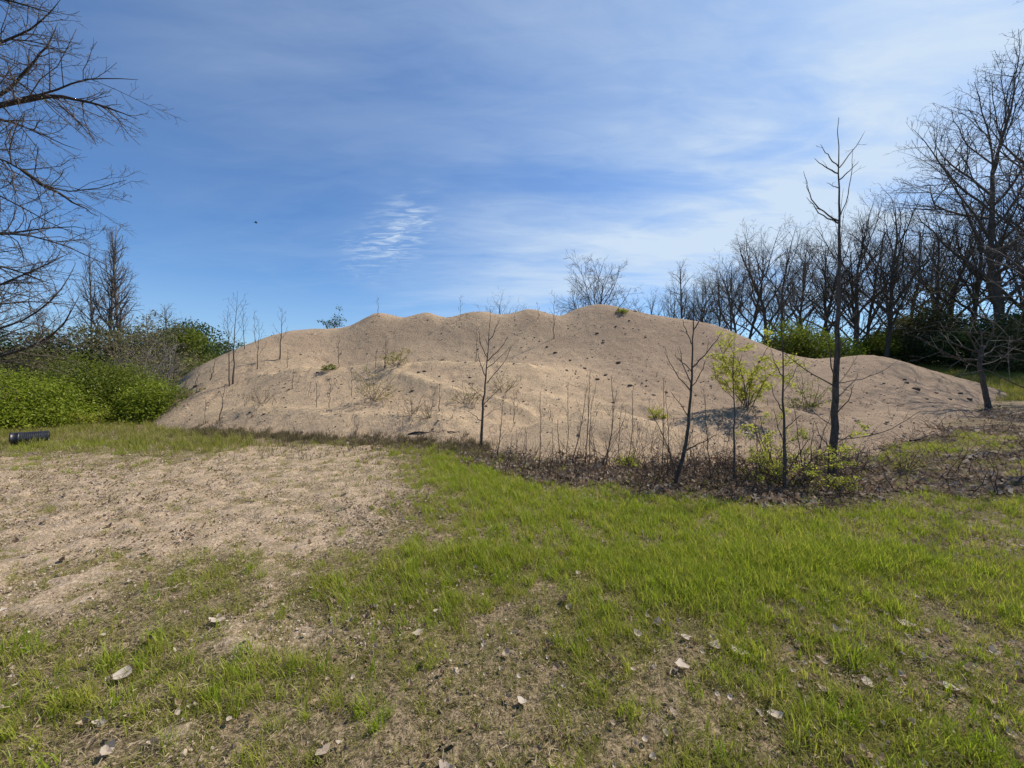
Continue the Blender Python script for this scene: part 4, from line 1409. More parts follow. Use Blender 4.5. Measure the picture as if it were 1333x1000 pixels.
# overhanging tree at the picture edge; its trunk stands outside the frame
drawn_tree('overhanging_tree', 'big bare budding tree whose dark limbs reach in from outside the frame above the bushes', 'tree', 9.5,
           ((-250, 590), (-240, 430), (-225, 260), (-210, 100), (-190, -80), (-170, -220)), 0.34, 0.10, (
               (0.6, (-220, 190), (-120, 130), (0, 45), (26, 50), (64, 58), (106, 77)),
               (-0.4, (-150, 120), (-40, 70), (26, 46), (54, 32), (80, -2)),
               (-0.8, (-222, 230), (-110, 190), (0, 138), (16, 130), (64, 122), (112, 99), (180, 104)),
               (0.3, (-40, 150), (13, 116), (42, 83), (64, 58), (75, 30)),
               (-0.9, (0, 137), (70, 123), (122, 133), (178, 155)),
               (0.8, (-225, 250), (-120, 170), (0, 152), (29, 160), (64, 183), (106, 196)),
               (-0.3, (-228, 280), (-110, 190), (0, 203), (29, 221), (58, 243), (77, 251), (125, 247), (165, 234)),
               (0.5, (29, 221), (58, 243), (83, 256), (128, 282)),
               (1.0, (-232, 330), (-100, 290), (0, 304), (35, 304), (77, 291), (120, 300)),
               (0.2, (-235, 350), (-100, 320), (0, 302), (51, 306), (116, 333), (150, 352)),
               (-0.6, (-236, 380), (-100, 345), (0, 342), (37, 359), (75, 372)),
               (0.0, (-240, 420), (-120, 340), (-40, 333), (28, 325)),
               (0.9, (-240, 460), (-100, 450), (14, 427), (58, 403), (85, 372), (99, 342)),
               (0.2, (-243, 500), (-100, 490), (20, 460), (68, 440), (95, 410), (103, 385)),
               (-0.5, (-205, 60), (-120, 0), (-20, -10), (40, 10), (80, 20)),
               (0.7, (-215, 120), (-120, 60), (-30, 90), (40, 110), (100, 170)),
               (0.3, (-230, 300), (-120, 250), (-20, 240), (60, 290), (110, 310)),
               (-0.2, (-235, 360), (-120, 380), (-20, 380), (50, 350), (90, 330)),
               (1.2, (-238, 400), (-120, 400), (-20, 400), (40, 390), (110, 400)),
               (-0.4, (-200, 20), (-100, -60), (0, -40), (60, -30))),
           41, M_BARK_DARK, M_TWIG, dict(levels=4, dens=(0, 2.6, 3.4, 5.0, 5.5), ratio=(0.17, 0.34), minl=0.18, rmin=0.0036, rmax=(1, 0.03, 0.014, 0.008, 0.006), rb_fix=0.054, wig=0.24, up=0.02, t0=0.25, t1=0.88, deep=2.0),
           leaf=(2600, 0.022, M_BUD))

GF = 'bare saplings in the leaf litter before the mound'
drawn_tree('tall_sapling', 'tallest straight dark sapling with few upswept branches, in the leaf litter before the mound', 'tree', 6.4,
           ((1083, 628), (1085, 580), (1087, 535), (1089, 478), (1091, 426), (1093, 350), (1093, 296), (1092, 218), (1092, 153)), 0.066, 0.004, (
               ((1092, 218), (1076, 202), (1068, 188)), ((1092, 226), (1074, 218), (1060, 206)), ((1093, 218), (1110, 197), (1126, 171)), ((1093, 234), (1107, 221), (1118, 210)),
               ((1093, 283), (1105, 254), (1110, 197)), ((1092, 288), (1068, 273), (1053, 257), (1046, 223)), ((1091, 291), (1066, 278), (1050, 257)), ((1092, 245), (1076, 238)),
               ((1090, 429), (1068, 408), (1053, 390)), ((1088, 499), (1136, 491), (1172, 468)), ((1088, 504), (1042, 478), (1011, 452)), ((1088, 499), (1081, 473), (1079, 431)),
               ((1086, 572), (1131, 569), (1167, 556), (1198, 535)), ((1086, 556), (1063, 540), (1047, 525)), ((1084, 608), (1136, 611), (1172, 598)), ((1091, 430), (1110, 415), (1125, 396)),
               ((1090, 455), (1108, 440), (1118, 418)), ((1088, 520), (1108, 500), (1121, 480)), ((1087, 540), (1104, 522), (1112, 500)), ((1086, 590), (1066, 566), (1060, 548))),
           51, M_BARK, M_BARK_GREY, dict(levels=3, dens=(0, 0, 1.8, 2.0), minl=0.08, ratio=(0.12, 0.32), rb_fix=0.0105, up=0.02, trunk_twigs=1.5, tt_levels=3), GF)
drawn_tree('young_tree', 'crooked bare sapling forking low, leaning out of the leaf litter', 'tree', 5.75,
           ((877, 645), (881, 617), (892, 587), (897, 545), (899.5, 509), (901.6, 467), (902.5, 416), (903, 370)), 0.036, 0.004, (
               ((901, 479), (922, 458), (941, 431)), ((899, 509), (883, 491), (865, 458)), ((901, 485), (890, 472), (880, 467)), ((893, 587), (910, 578), (934, 566)), ((880, 617), (871, 587), (856, 550), (844, 530)),
               ((899, 505), (912, 490), (918, 470)), ((902, 450), (893, 432), (889, 416)), ((902, 430), (912, 415), (916, 396)), ((897, 545), (884, 524), (872, 508)), ((900, 500), (889, 478), (884, 450)), ((885, 610), (872, 596), (862, 590))),
           52, M_BARK, M_TWIG, dict(levels=3, dens=(0, 0, 3.2, 4.0), minl=0.09, rb_fix=0.010), GF)
drawn_tree('young_tree', 'bushy bare sapling with spreading upswept branches at the lawn corner before the mound', 'tree', 8.9,
           ((626, 588), (629, 528), (632, 489.5), (635, 457.5), (637, 430), (638, 404)), 0.038, 0.004, (
               ((633.5, 499), (653, 477), (670, 445)), ((635, 470), (652, 452), (662, 438)), ((629, 528), (644, 512), (658, 498)), ((632, 490), (624, 470), (621, 450)), ((630, 520), (616, 506), (606, 496)), ((634, 465), (626, 448), (623, 430)),
               ((636, 445), (645, 430), (650, 416)), ((628, 545), (640, 535), (652, 530)), ((628, 550), (615, 538), (606, 534)), ((636, 450), (630, 436)), ((633, 480), (646, 470), (664, 452))),
           53, M_BARK, M_TWIG, dict(levels=3, dens=(0, 0, 3.6, 4.5), minl=0.10, ratio=(0.25, 0.45), rb_fix=0.011), GF)
drawn_tree('young_tree', 'straight slim bare sapling between the crooked sapling and the tallest one', 'tree', 5.5,
           ((1022, 655), (1021.6, 560), (1019.5, 509), (1018, 440), (1016, 388)), 0.027, 0.003, (
               ((1020, 510), (1032, 490), (1040, 470)), ((1021, 540), (1010, 522), (1004, 500)), ((1019, 490), (1008, 474), (1003, 452)), ((1018, 455), (1027, 440), (1032, 425)), ((1021, 560), (1036, 545), (1046, 540)), ((1018, 430), (1011, 416))),
           54, M_BARK, M_TWIG, dict(levels=3, dens=(0, 0, 3.0, 4), minl=0.08, rb_fix=0.008), GF)
drawn_tree('young_tree', 'thin grey sapling left of the lime shrub with a hooked side twig', 'tree', 6.1,
           ((956, 628), (956, 560), (954, 485), (955.6, 436)), 0.020, 0.003, (
               ((955, 520), (940, 505), (930, 490), (929, 475)), ((954, 490), (962, 475), (966, 462)), ((956, 545), (968, 530), (975, 515))), 55, M_BARK_GREY, M_TWIG, dict(levels=3, dens=(0, 0, 3.0, 4), minl=0.08, rb_fix=0.006), GF)
drawn_tree('young_tree', 'small dark tree with flat spreading pale branches on the litter slope by the clearing', 'tree', 13.0,
           ((1288, 534), (1282, 505), (1277, 487), (1276, 463), (1280, 450)), 0.085, 0.05, (
               ((1276, 463), (1263, 441), (1252, 423)), ((1276, 460), (1240, 446), (1215, 440)), ((1277, 465), (1300, 450), (1330, 440)), ((1276, 470), (1230, 462), (1199, 440)), ((1277, 462), (1290, 440), (1296, 415)),
               ((1278, 455), (1262, 430), (1225, 425)), ((1277, 475), (1300, 470), (1322, 452)), ((1279, 452), (1276, 430), (1268, 405)), ((1277, 468), (1250, 470), (1222, 458))),
           56, M_BARK, M_BARK_PALE, dict(levels=4, dens=(0, 0, 2.0, 2.6, 3), minl=0.15, ratio=(0.3, 0.55), rb_fix=0.026, rmin=0.004, rmax=(1, .02, .012, .007, .005), up=-0.01), GF)
drawn_tree('overhanging_tree', 'bare tree outside the frame whose pale drooping limbs reach over the clearing', 'tree', 9.0,
           ((1455, 620), (1450, 500), (1440, 360), (1430, 200), (1425, 60)), 0.14, 0.04, (
               (0.4, (1446, 420), (1400, 400), (1331, 384), (1274, 388), (1243, 388), (1223, 379), (1213, 366)), (0.2, (1450, 470), (1400, 455), (1331, 443), (1274, 434), (1230, 430), (1210, 419)),
               (-0.3, (1452, 530), (1390, 520), (1333, 507), (1300, 489), (1263, 474), (1243, 467), (1223, 454)), (0.5, (1450, 500), (1390, 480), (1330, 470), (1285, 462)), (-0.6, (1453, 560), (1400, 545), (1350, 530), (1310, 540)),
               (0.3, (1440, 340), (1380, 300), (1320, 310), (1280, 340)), (-0.2, (1436, 280), (1390, 250), (1330, 255), (1290, 235)),
               (1.5, (1432, 220), (1420, 120), (1400, 40), (1390, -60)), (-1.5, (1430, 200), (1480, 100), (1540, 20), (1580, -80)), (2.0, (1428, 120), (1440, 20), (1430, -100), (1420, -200)),
               (-2.0, (1440, 340), (1520, 260), (1600, 200), (1680, 120)), (2.2, (1442, 380), (1500, 300), (1560, 260), (1620, 240)), (-2.4, (1434, 250), (1415, 160), (1405, 60), (1400, -40))),
           57, M_BARK, M_BARK_PALE, dict(levels=4, dens=(0, 0, 2.0, 2.6, 3.0), minl=0.15, ratio=(0.18, 0.34), rb_fix=0.02, rmin=0.0035, up=-0.01))

# many-stemmed bare shrub by the tallest sapling
GM = 'thin bare stems along the foot of the mound'
STEMS = (
    (((648, 594), (652, 556), (656, 516)), 'thin dark stem second from the bushy sapling at the lawn corner', .014),
    (((662, 600), (664, 585), (667, 566)), 'short dark stem third from the bushy sapling at the lawn corner', .012),
    (((702, 606), (704, 570), (703, 511)), 'lone upright thin stem before the left slope of the near gravel pile', .010),
    (((718, 604), (720, 584), (719, 560)), 'short thin stem just right of the lone upright one', .006),
    (((731, 602), (726, 572), (726, 545)), 'dark thin stem bending as it rises, before the near gravel pile', .012),
    (((736.6, 604), (740, 564), (739, 501)), 'straight thin stem beside the bending dark one', .009),
    (((744, 604), (754, 568), (763, 511), (766, 500)), 'slanting stem leaning across the near gravel pile', .013),
    (((762, 604), (765, 564), (767, 507), (768, 480)), 'tallest thin stem in the middle of the stem clump', .013),
    (((767, 605), (768, 543), (776, 499)), 'pale thin stem twinned with the tallest of the clump', .011),
    (((776, 604), (772, 570), (770, 555)), 'short stem between the twin stems and the slanting pair', .007),
    (((784, 606), (794, 581), (798.5, 532), (803, 510)), 'leaning dark stem, lower of the slanting pair', .013),
    (((788, 607), (795, 574), (799, 540), (796, 490)), 'leaning dark stem, upper of the slanting pair', .012),
    (((782, 605), (800, 576), (813, 546), (815, 535)), 'thin stem crossing over the slanting pair', .008),
    (((805, 604), (806, 560), (809, 528)), 'thin upright stem behind the fresh green tuft', .008),
    (((817, 604), (824, 564), (823, 526), (825, 501)), 'wavy stem rising from the fresh green tuft', .010),
    (((821, 605), (831, 574), (830, 548)), 'short wavy stem to the right of the green tuft', .008),
    (((861.6, 618), (864, 564), (864, 492)), 'straight stem, left of the pair beside the crooked sapling', .010),
    (((869, 620), (870, 564), (867, 511)), 'straight stem, right of the pair beside the crooked sapling', .010),
    (((925, 622), (919, 548), (916, 506)), 'curving thin stem between the crooked and the grey sapling', .011),
    (((943, 622), (945, 590), (950, 560)), 'short thin stem close left of the grey sapling', .008),
    (((984, 625), (985, 580), (984, 538)), 'thin upright stem left of the straight slim sapling', .008),
    (((1048, 628), (1042, 590), (1036, 542), (1030, 520)), 'left outer stem of the leafless clump at the tallest sapling', .012),
    (((1053, 628), (1056, 590), (1060, 548)), 'middle stem of the leafless clump at the tallest sapling', .012),
    (((1056, 628), (1066, 585), (1081, 539)), 'right outer stem of the leafless clump at the tallest sapling', .012),
    (((905, 622), (904, 600), (902, 580)), 'short stub of a stem right of the crooked sapling', .008),
    (((850, 612), (848, 590), (850, 560)), 'short thin stem left of the straight pair', .007),
    (((684, 604), (686, 580), (684, 556)), 'short thin stem between the dark stems and the lone one', .006),
    (((1104, 632), (1112, 604), (1126, 580)), 'thin stem leaning away from the tallest sapling on its clearing side', .008),
)
for i, (pp, lab, r) in enumerate(STEMS):
    b = hit(pp[0][0], pp[0][1] + 3, 4)
    dd_ = b[1]
    drawn_tree('thin_sapling', lab, 'sapling', dd_, pp, r * 0.85, 0.003, (), 400 + i, M_STEM, M_STEM, dict(levels=3, dens=(0, 0, 2.0, 3.0), trunk_twigs=5.5, minl=0.06, ang=(18, 42), up=0.10, tt_levels=2 if i % 3 else 3), GM)

# saplings rooted in the gravel
GG = 'thin bare saplings rooted on the gravel mound'
SAP = (
    (303, 500, 309, 378, .055, 'tallest dark sapling on the steep end flank of the gravel'),
    (299, 503, 296, 405, .040, 'slightly shorter dark sapling twinned with the tallest on the end flank'),
    (274, 495, 281, 468, .040, 'leaning dark stub of a sapling on the end flank'),
    (222, 518, 229, 466, .035, 'bent sapling at the very end of the gravel beside the green bushes'),
    (228, 513, 231, 470, .022, 'thin sapling close beside the bent one at the gravel end'),
    (239, 513, 244, 483, .022, 'small slanting sapling on the gravel end above the green tuft'),
    (254.6, 512.6, 260, 476, .024, 'slanting sapling below the leaning stub on the end flank'),
    (334.5, 481, 337.5, 415, .030, 'slim sapling midway between the twin and the ridge sapling on the end flank'),
    (364, 468, 367, 400, .050, 'dark forked sapling high on the shoulder of the gravel'),
    (373.6, 479.5, 375.5, 456, .022, 'short stick below the dark forked sapling'),
    (381, 507, 382, 480, .018, 'short stick in the middle of the lower end slope'),
    (411.6, 530, 413.6, 496, .018, 'thin stick, left of two on the lower tan slope'),
    (428.5, 531, 431, 492, .018, 'thin stick, right of two on the lower tan slope'),
    (285, 548, 292.6, 500, .028, 'curved sapling low at the foot of the end flank'),
    (266, 545, 268, 520, .014, 'short twig at the foot of the end flank'),
    (440, 480, 441.4, 434, .020, 'upright stick on the bench below the first hump'),
    (488.6, 479, 490, 455, .020, 'short dark stick on the bench beside the yellowing bush'),
    (501, 479, 503, 438, .022, 'pale upright stick on the bench beside the yellowing bush'),
    (457, 516, 458, 480, .014, 'thin stick above the left yellow shrub on the lower tier'),
    (571, 536, 573, 500, .022, 'dark stick on the lower tier in the middle of the mound'),
    (620, 472, 621, 423, .020, 'stick standing on the bench behind the bushy sapling'),
    (668.7, 552, 670, 506, .016, 'stick behind the lawn corner saplings'),
    (721, 441, 721.5, 380, .034, 'dark sapling on the upper slope casting a long shadow'),
    (491.5, 410, 491.5, 386, .020, 'twiggy sapling on top of the first hump'),
    (599, 417, 600, 384, .020, 'slim sapling in the saddle before the third hump'),
    (700, 416, 700, 394, .020, 'twiggy sapling on the crest near the middle'),
    (333, 446, 331, 405, .026, 'sapling on the skyline of the end flank, lower of two'),
    (318, 455, 316, 398, .028, 'sapling behind the end flank, taller of two on its skyline'),
)
for i, (bx, by, tx, ty, r, lab) in enumerate(SAP):
    b = hit(bx, by, 5)
    d = b[1]
    base_py = proj(b[0], b[1], b[2] - 0.08)[1]
    H = (base_py - ty) / F * d
    rs_ = np.random.RandomState(500 + i)
    nb = int(np.clip(H * 3.0, 2, 9))
    br = []
    for k in range(nb):
        t = 0.28 + 0.66 * (k + rs_.rand()) / nb
        sx = (1 if (k + i) % 2 else -1) * rs_.uniform(0.5, 1.0)
        l = (base_py - ty) * (0.27 - 0.19 * t) * rs_.uniform(0.7, 1.25)
        x0, y0 = bx + (tx - bx) * t, base_py + (ty - base_py) * t
        br.append((rs_.uniform(-0.4, 0.4) * H * 0.3, (x0, y0), (x0 + sx * l * 0.45, y0 - l * 0.55), (x0 + sx * l * 0.75, y0 - l * 1.2)))
    mid = ((bx * 0.6 + tx * 0.4) + rs_.normal(0, 0.6), base_py * 0.6 + ty * 0.4)
    drawn_tree('gravel_sapling', lab, 'sapling', d, ((bx, base_py), mid, (tx, ty)), max(r * 0.62, H * 0.0085), 0.004, br, 500 + i, M_BARK, M_TWIG,
               dict(levels=3, dens=(0, 0, 4.0, 4), minl=0.10, ratio=(0.25, 0.5), rb_fix=0.007, rmin=0.0028), GG)

# ------------------------------------------------------------------ small leafy shrubs
shrub('lime_shrub', 'lime green spreading shrub at the litter edge beside the tallest sapling', 'shrub', hit(1016, 628, 4), 1.65, 1.15, 19, 3600, 0.021, M_LEAF_LIME, 601, up=0.5, spread_el=(12, 75), jit=0.03, r0=0.009)
shrub('lime_shrub', 'upright yellow green shrub in the hollow between the gravel piles', 'shrub', hit(972, 531, 8), 1.15, 1.95, 14, 4200, 0.036, M_LEAF_LIME, 602, up=0.4, spread_el=(52, 88), jit=0.05, r0=0.016)
shrub('lime_shrub', 'thin green shrub in the hollow left of the tallest sapling trunk', 'shrub', hit(1052, 530, 8), 1.9, 1.5, 10, 420, 0.035, M_LEAF_BRIGHT, 603, up=0.5, spread_el=(25, 80), jit=0.05, r0=0.012)
shrub('low_plant', 'small bright green cushion on the gravel behind the crooked sapling', 'plant', hit(855, 545, 8), 0.55, 0.34, 12, 700, 0.026, M_LEAF_LIME, 604, spread_el=(15, 80), jit=0.04, r0=0.006)
shrub('low_plant', 'fresh green tuft among the thin stems at the litter edge', 'plant', hit(818, 610, 5), 0.42, 0.34, 14, 600, 0.022, M_LEAF_LIME, 605, spread_el=(25, 85), jit=0.03, r0=0.004)
shrub('low_plant', 'pale green seedling tuft under the tallest sapling', 'plant', hit(1090, 640, 4), 0.5, 0.32, 12, 420, 0.020, M_LEAF_LIME, 606, spread_el=(15, 75), jit=0.03, r0=0.004)
shrub('low_plant', 'reddish green low shrub in the litter right of the tallest sapling', 'plant', hit(1180, 615, 4), 0.75, 0.42, 14, 700, 0.022, M_LEAF_YELLOW, 607, spread_el=(15, 80), jit=0.04, r0=0.006)
shrub('yellow_bush', 'yellowing small bush on the bench under the first two humps', 'shrub', hit(515, 478, 10), 1.35, 0.95, 11, 520, 0.036, M_LEAF_YELLOW, 608, spread_el=(22, 86), dens=(0, 3.2, 4.0, 5), jit=0.05, r0=0.0055)
shrub('yellow_bush', 'sprawling yellowing shrub casting its shadow on the lower tan slope', 'shrub', hit(487, 523, 8), 1.35, 1.15, 16, 560, 0.030, M_LEAF_YELLOW, 609, spread_el=(22, 86), dens=(0, 3.2, 4.0, 5), jit=0.05, r0=0.0055)
shrub('yellow_bush', 'dry twiggy shrub behind the bushy sapling at the lawn corner', 'shrub', hit(655, 512, 8), 1.3, 1.0, 16, 160, 0.026, M_LEAF_YELLOW, 610, spread_el=(22, 86), dens=(0, 3.2, 4.0, 5), jit=0.05, r0=0.0055)
shrub('yellow_bush', 'dry twiggy shrub to the left of the bushy sapling', 'shrub', hit(607, 527, 8), 1.1, 0.75, 13, 240, 0.028, M_LEAF_YELLOW, 611, spread_el=(22, 86), dens=(0, 3.2, 4.0, 5), jit=0.05, r0=0.0055)
shrub('dry_shrub', 'dark twiggy dead shrub on the lower end slope', 'shrub', hit(340, 527, 8), 1.1, 0.75, 13, 60, 0.026, M_LEAF_YELLOW, 612, spread_el=(22, 86), dens=(0, 3.2, 4.0, 5), jit=0.05, r0=0.0055)
shrub('dry_shrub', 'small dead shrub in the middle of the lower tier, left of the dark stick', 'shrub', hit(537, 540, 8), 0.9, 0.6, 11, 60, 0.024, M_LEAF_YELLOW, 613, spread_el=(22, 86), dens=(0, 3.2, 4.0, 5), jit=0.05, r0=0.0055)
shrub('dry_shrub', 'small dead shrub at the foot of the dark stick on the lower tier', 'shrub', hit(556, 547, 8), 0.8, 0.65, 11, 40, 0.024, M_LEAF_YELLOW, 614, spread_el=(22, 86), dens=(0, 3.2, 4.0, 5), jit=0.05, r0=0.0055)
shrub('low_plant', 'green grass tuft on the bench edge below the first hump', 'plant', hit(428, 483, 10), 0.75, 0.22, 14, 420, 0.034, M_LEAF_MID, 615, spread_el=(15, 60), jit=0.05, r0=0.005)
shrub('low_plant', 'mossy green tuft on the crest right of the highest hump', 'plant', hit(811, 407.5, 10), 0.8, 0.20, 14, 420, 0.04, M_LEAF_BRIGHT, 616, spread_el=(10, 55), jit=0.06, r0=0.006)
shrub('low_plant', 'green tuft at the gravel end under the bent sapling', 'plant', hit(236, 520, 8), 1.5, 0.35, 14, 700, 0.04, M_LEAF_MID, 617, spread_el=(10, 55), jit=0.06, r0=0.006)
shrub('low_plant', 'leafy green patch among the weeds of the far gravel hollow', 'plant', hit(1046, 533, 8), 1.6, 0.3, 14, 520, 0.03, M_LEAF_MID, 618, spread_el=(10, 55), jit=0.06, r0=0.006)
p_ = base_at(432, 22.6)
shrub('small_evergreen', 'small dark green shrub on the skyline in the dip before the first hump', 'shrub', p_, 1.1, height_to(400, p_), 7, 420, 0.055, M_LEAF_DARK, 619, spread_el=(55, 88), jit=0.09, r0=0.02, dens=(0, 1.6, 2.4, 3))

# ------------------------------------------------------------------ clods on the gravel
def clod_mesh(seed):
    rs = np.random.RandomState(seed)
    import bmesh
    bm = bmesh.new()
    bmesh.ops.create_icosphere(bm, subdivisions=2, radius=1.0)
    for v in bm.verts:
        c = np.array(v.co)
        k = 0.6 + 0.9 * float(fbm(c[0] * 1.6 + seed, c[1] * 1.6 + c[2] * 1.3, 3, seed % 60))
        v.co = Vector(c * k * np.array([1.0, 0.8, 0.55]))
    me = bpy.data.meshes.new('dirt_clod')
    bm.to_mesh(me)
    bm.free()
    me.materials.append(M_CLOD)
    return me


M_CLOD = mat_bark('dark_clod', (0.06, 0.043, 0.03), (0.17, 0.125, 0.085), 5)
clods = [clod_mesh(700 + i) for i in range(6)]
CL = [(425, 375, 3), (370, 345, 2), (355, 365, 2), (445, 390, 3), (475, 412, 5), (510, 437, 6), (570, 468, 5), (630, 500, 6), (715, 528, 7), (680, 545, 8), (815, 570, 8), (765, 478, 8), (95, 552, 4), (160, 535, 4), (470, 590, 4), (705, 385, 4),
      (755, 330, 4), (875, 372, 4), (810, 305, 4), (680, 358, 5), (590, 520, 3), (660, 455, 3), (290, 590, 3), (380, 635, 4), (745, 640, 6), (590, 330, 2), (320, 325, 2), (350, 325, 2), (560, 325, 2), (370, 580, 3), (40, 530, 3), (795, 360, 3)]
CLP = [(560 + a / 3.127, 320 + b / 3.127, s) for a, b, s in CL]
CLP += [(1192, 507, 13), (1180, 499, 6), (1178, 495, 5), (1150, 500, 5), (1218, 512, 6), (1236, 520, 7), (1250, 513, 6), (1262, 520, 7), (1206, 520, 5), (1100, 508, 5), (1128, 512, 4), (1090, 515, 4), (851, 515, 7), (867, 511, 6), (888, 530, 5), (840, 513, 4), (905, 515, 4),
        (372, 500, 4), (344, 540, 6), (326, 538, 5), (408, 492, 3), (429, 494, 3), (445, 501, 4), (506, 508, 5), (537, 510, 6), (545, 485, 6), (553, 484, 6), (590, 497, 5), (612, 492, 5), (612, 500, 4), (572, 490, 4), (520, 510, 4), (444, 461, 3), (478, 461, 3), (256, 503, 8)]
for i, (px, py, s) in enumerate(CLP):
    p = hit(px, py, 5)
    o = link('dirt_clod', clods[i % 6])
    o.location = [float(v) for v in p]
    r = 0.42 * s / F * p[1]
    o.scale = (r, r, r)
    o.rotation_euler = (0, 0, i * 1.3)
    if s == 13:
        lab, gr_ = 'largest dark clod, lying on the right gravel pile below the clearing', 'clods on the right gravel pile'
    elif px == 256:
        lab, gr_ = 'dark round clod in the shade beside the leaning stub on the end flank', 'clods on the end flank'
    elif px > 1080:
        lab, gr_ = 'small dark clod near the largest clod on the right gravel pile', 'clods on the right gravel pile'
    elif px > 830 and py > 500:
        lab, gr_ = 'small dark clod by the green cushion plant in the gravel hollow', 'clods in the gravel hollow'
    elif px > 655 and py < 500:
        lab, gr_ = 'small dark clod on the upper slope below the highest hump', 'clods below the highest hump'
    elif py < 492:
        lab, gr_ = 'small dark clod along the bench and crest of the left gravel piles', 'clods along the bench and crest'
    else:
        lab, gr_ = 'small dark clod on the lower tan gravel tier', 'clods on the lower tier'
    tag(o, lab, 'clod', gr_)

# ------------------------------------------------------------------ fallen branches
def fallen(name, label, pts, r, seed, mat=M_STICK, cat='branch'):
    rs = np.random.RandomState(seed)
    w_ = np.array([hit(*q, 2) for q in pts])
    t = np.linspace(0, len(pts) - 1, 9)
    q = np.stack([np.interp(t, range(len(pts)), w_[:, k]) for k in range(3)], 1) + rs.normal(0, r * 0.5, (9, 3)) + np.array([0, 0, r * 0.7])
    tb = Tubes()
    o_ = q[0].copy()
    tb.add(q - o_, np.linspace(r, r * 0.45, 9), 6)
    ob = link(name, tb.mesh(name, mat))
    ob.location = [float(v) for v in o_]
    tag(ob, label, cat)


fallen('fallen_branch', 'long dark fallen branch lying along the foot of the gravel', ((533, 566), (560, 564), (597, 563)), 0.03, 801)
fallen('fallen_branch', 'pale stick lying in the weeds right of the black pipe', ((145, 576), (157, 569)), 0.022, 802, M_BARK_PALE)
fallen('fallen_branch', 'pale bent stick at the lawn edge under the thin stems', ((668, 622), (690, 625), (712, 622)), 0.012, 803, M_BARK_PALE)
fallen('fallen_branch', 'dark fallen branch on the litter slope below the small spreading tree', ((1185, 575), (1220, 566), (1262, 572)), 0.03, 804)
fallen('fallen_branch', 'grey fallen branch in the litter at the picture edge', ((1240, 600), (1290, 590), (1330, 596)), 0.025, 805, M_BARK_GREY)
fallen('fallen_branch', 'thin dark stick leaning on the litter right of the tallest sapling', ((1128, 650), (1160, 640), (1190, 645)), 0.014, 806)

# ------------------------------------------------------------------ the black drain pipe
def mat_plastic():
    m, t = new_mat('black_plastic')
    tc = t.n('ShaderNodeTexCoord').outputs['Object']
    n = t.noise(tc, 9, 5, 0.65)
    c = t.mix(t.step(n, 0.42, 0.75), (0.012, 0.012, 0.014), (0.045, 0.043, 0.042))
    b = t.n('ShaderNodeBsdfPrincipled', {'Base Color': c, 'Roughness': 0.42, 'Specular IOR Level': 0.5})
    out(t, b.outputs[0])
    return m


M_PIPE = mat_plastic()


def lathe_x(profile, k=36):
    """closed ring of (x, r) profile turned about the X axis"""
    V, Q = [], []
    n = len(profile)
    for j in range(k):
        a = 2 * math.pi * j / k
        for (x, r) in profile:
            V.append((x, r * math.cos(a), r * math.sin(a)))
    for j in range(k):
        for i in range(n):
            Q.append([j * n + i, j * n + (i + 1) % n, ((j + 1) % k) * n + (i + 1) % n, ((j + 1) % k) * n + i])
    return np.array(V), [np.array(Q)]


pa, pb_ = hit(13, 581, 4), hit(64, 577, 4)
L = float(np.linalg.norm((pb_ - pa)[:2]))
rad_ = 0.165
root = thing('drain_pipe', (pa[0], pa[1], pa[2] + rad_ - 0.01), 'short black corrugated plastic pipe lying open ended in the grass by the bushes', 'pipe', rz=math.atan2(pb_[1] - pa[1], pb_[0] - pa[0]))
outer = []
xs = np.linspace(L * 0.24, L, 61)
for i, xx in enumerate(xs):
    outer.append((float(xx), rad_ * (0.965 + 0.02 * (0.5 + 0.5 * math.cos(i * math.pi / 2)))))
inner = [(float(xx), rad_ * 0.86) for xx in xs[::-6]]
v, f = lathe_x(outer + inner)
link('corrugated_wall', mesh_from('corrugated_wall', v, f, M_PIPE), root)
v, f = lathe_x([(0.0, rad_ * 0.98), (0.012, rad_ * 1.04), (L * 0.05, rad_ * 1.04), (L * 0.06, rad_ * 0.99), (L * 0.19, rad_ * 0.99), (L * 0.20, rad_ * 1.04), (L * 0.235, rad_ * 1.04), (L * 0.255, rad_ * 0.96), (L * 0.25, rad_ * 0.84), (0.0, rad_ * 0.88)])
link('bell_collar', mesh_from('bell_collar', v, f, M_PIPE), root)

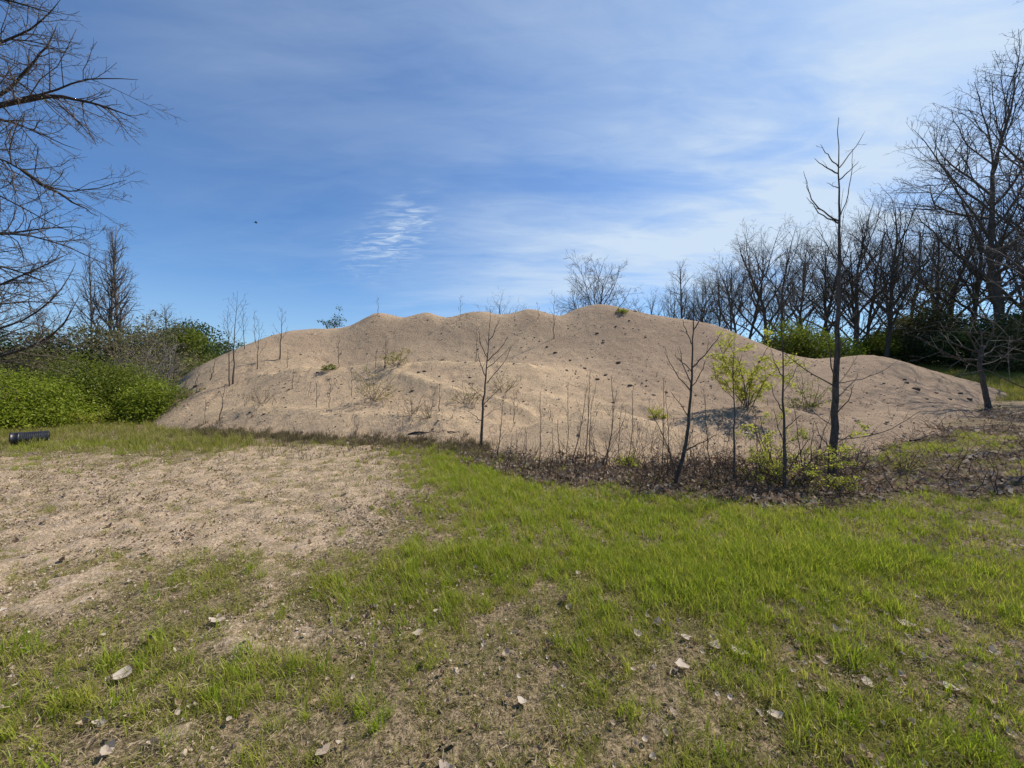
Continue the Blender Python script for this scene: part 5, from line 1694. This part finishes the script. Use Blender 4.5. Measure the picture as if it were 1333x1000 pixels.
# ------------------------------------------------------------------ larger dead leaves lying on the lawn
big = [mesh_from('fallen_leaf', *dry_leaf(np.random.RandomState(900 + i), 1.0, 0.25 + 0.13 * i), M_DRY_PALE) for i in range(5)]
for me_ in big:
    pattr(me_, 'tint', np.full(len(me_.vertices), 0.3))
LV = ((893, 836, 'pale leaf left of the cluster of three on the right lawn'), (962, 858, 'largest pale leaf of the cluster on the right lawn'), (888, 876, 'curled leaf below the cluster on the right lawn'), (930, 846, 'small leaf in the middle of the cluster on the right lawn'),
      (1010, 940, 'pale leaf lying lowest beside the bare patch on the right lawn'), (1075, 905, 'curled leaf on the bare patch of the right lawn'), (1130, 900, 'leaf at the far side of the bare patch of the right lawn'), (545, 832, 'small pale leaf on the thin grass at the lawn centre'),
      (680, 925, 'pale leaf near the bottom edge at the lawn centre'), (160, 890, 'leaf on the thin grass near the bottom left corner'), (420, 985, 'brown leaf cut close to the bottom edge'), (282, 815, 'pale leaf on the bare track of the left lawn'),
      (1180, 822, 'leaf farthest toward the litter slope on the right lawn'), (1240, 905, 'leaf nearest the right edge of the lawn'))
for i, (px, py, lab) in enumerate(LV):
    p = hit(px, py, 1.2)
    o = link('fallen_leaf', big[i % 5])
    o.location = (p[0], p[1], p[2] + 0.02)
    r = (15 + (i * 7) % 8) / F * p[1]
    o.scale = (r, r, r * 0.8)
    o.rotation_euler = (0.12 * math.sin(i * 2.1), 0.15 * math.cos(i * 1.7), i * 2.3)
    tag(o, lab, 'leaf', 'larger dead leaves lying on the lawn')

# ------------------------------------------------------------------ a bird high over the mound
pb0 = P(333, 290, 60)
root = thing('bird', pb0, 'tiny dark bird gliding in the blue sky above the mound', 'bird', rz=0.5)
body = Tubes()
body.add(np.array([(-0.24, 0, 0), (-0.15, 0, 0.01), (0, 0, 0.01), (0.12, 0, 0.02), (0.2, 0, 0.03), (0.26, 0, 0.02)]), np.array([0.02, 0.045, 0.07, 0.055, 0.04, 0.006]), 8)
M_BIRD = mat_bark('dark_feather', (0.02, 0.018, 0.017), (0.05, 0.045, 0.04), 20)
link('body', body.mesh('body', M_BIRD), root)
for s in (-1, 1):
    top = np.array([(0.10, s * 0.04, 0.03), (0.13, s * 0.25, 0.09), (0.05, s * 0.5, 0.07), (-0.03, s * 0.56, 0.06), (-0.06, s * 0.3, 0.07), (-0.08, s * 0.04, 0.02)])
    v = np.concatenate([top, top - np.array([0, 0, 0.012])])
    f4 = np.array([[i, (i + 1) % 6, 6 + (i + 1) % 6, 6 + i] for i in range(6)])
    link('wing', mesh_from('wing', v, [f4, np.array([[0, 1, 2, 3, 4, 5]]), np.array([[11, 10, 9, 8, 7, 6]])], M_BIRD), root)
tl = np.array([(-0.2, 0, 0.012), (-0.4, 0.07, 0.012), (-0.4, -0.07, 0.012)])
v = np.concatenate([tl, tl - np.array([0, 0, 0.01])])
link('tail', mesh_from('tail', v, [np.array([[0, 1, 2], [5, 4, 3]]), np.array([[0, 3, 4, 1], [1, 4, 5, 2], [2, 5, 3, 0]])], M_BIRD), root)
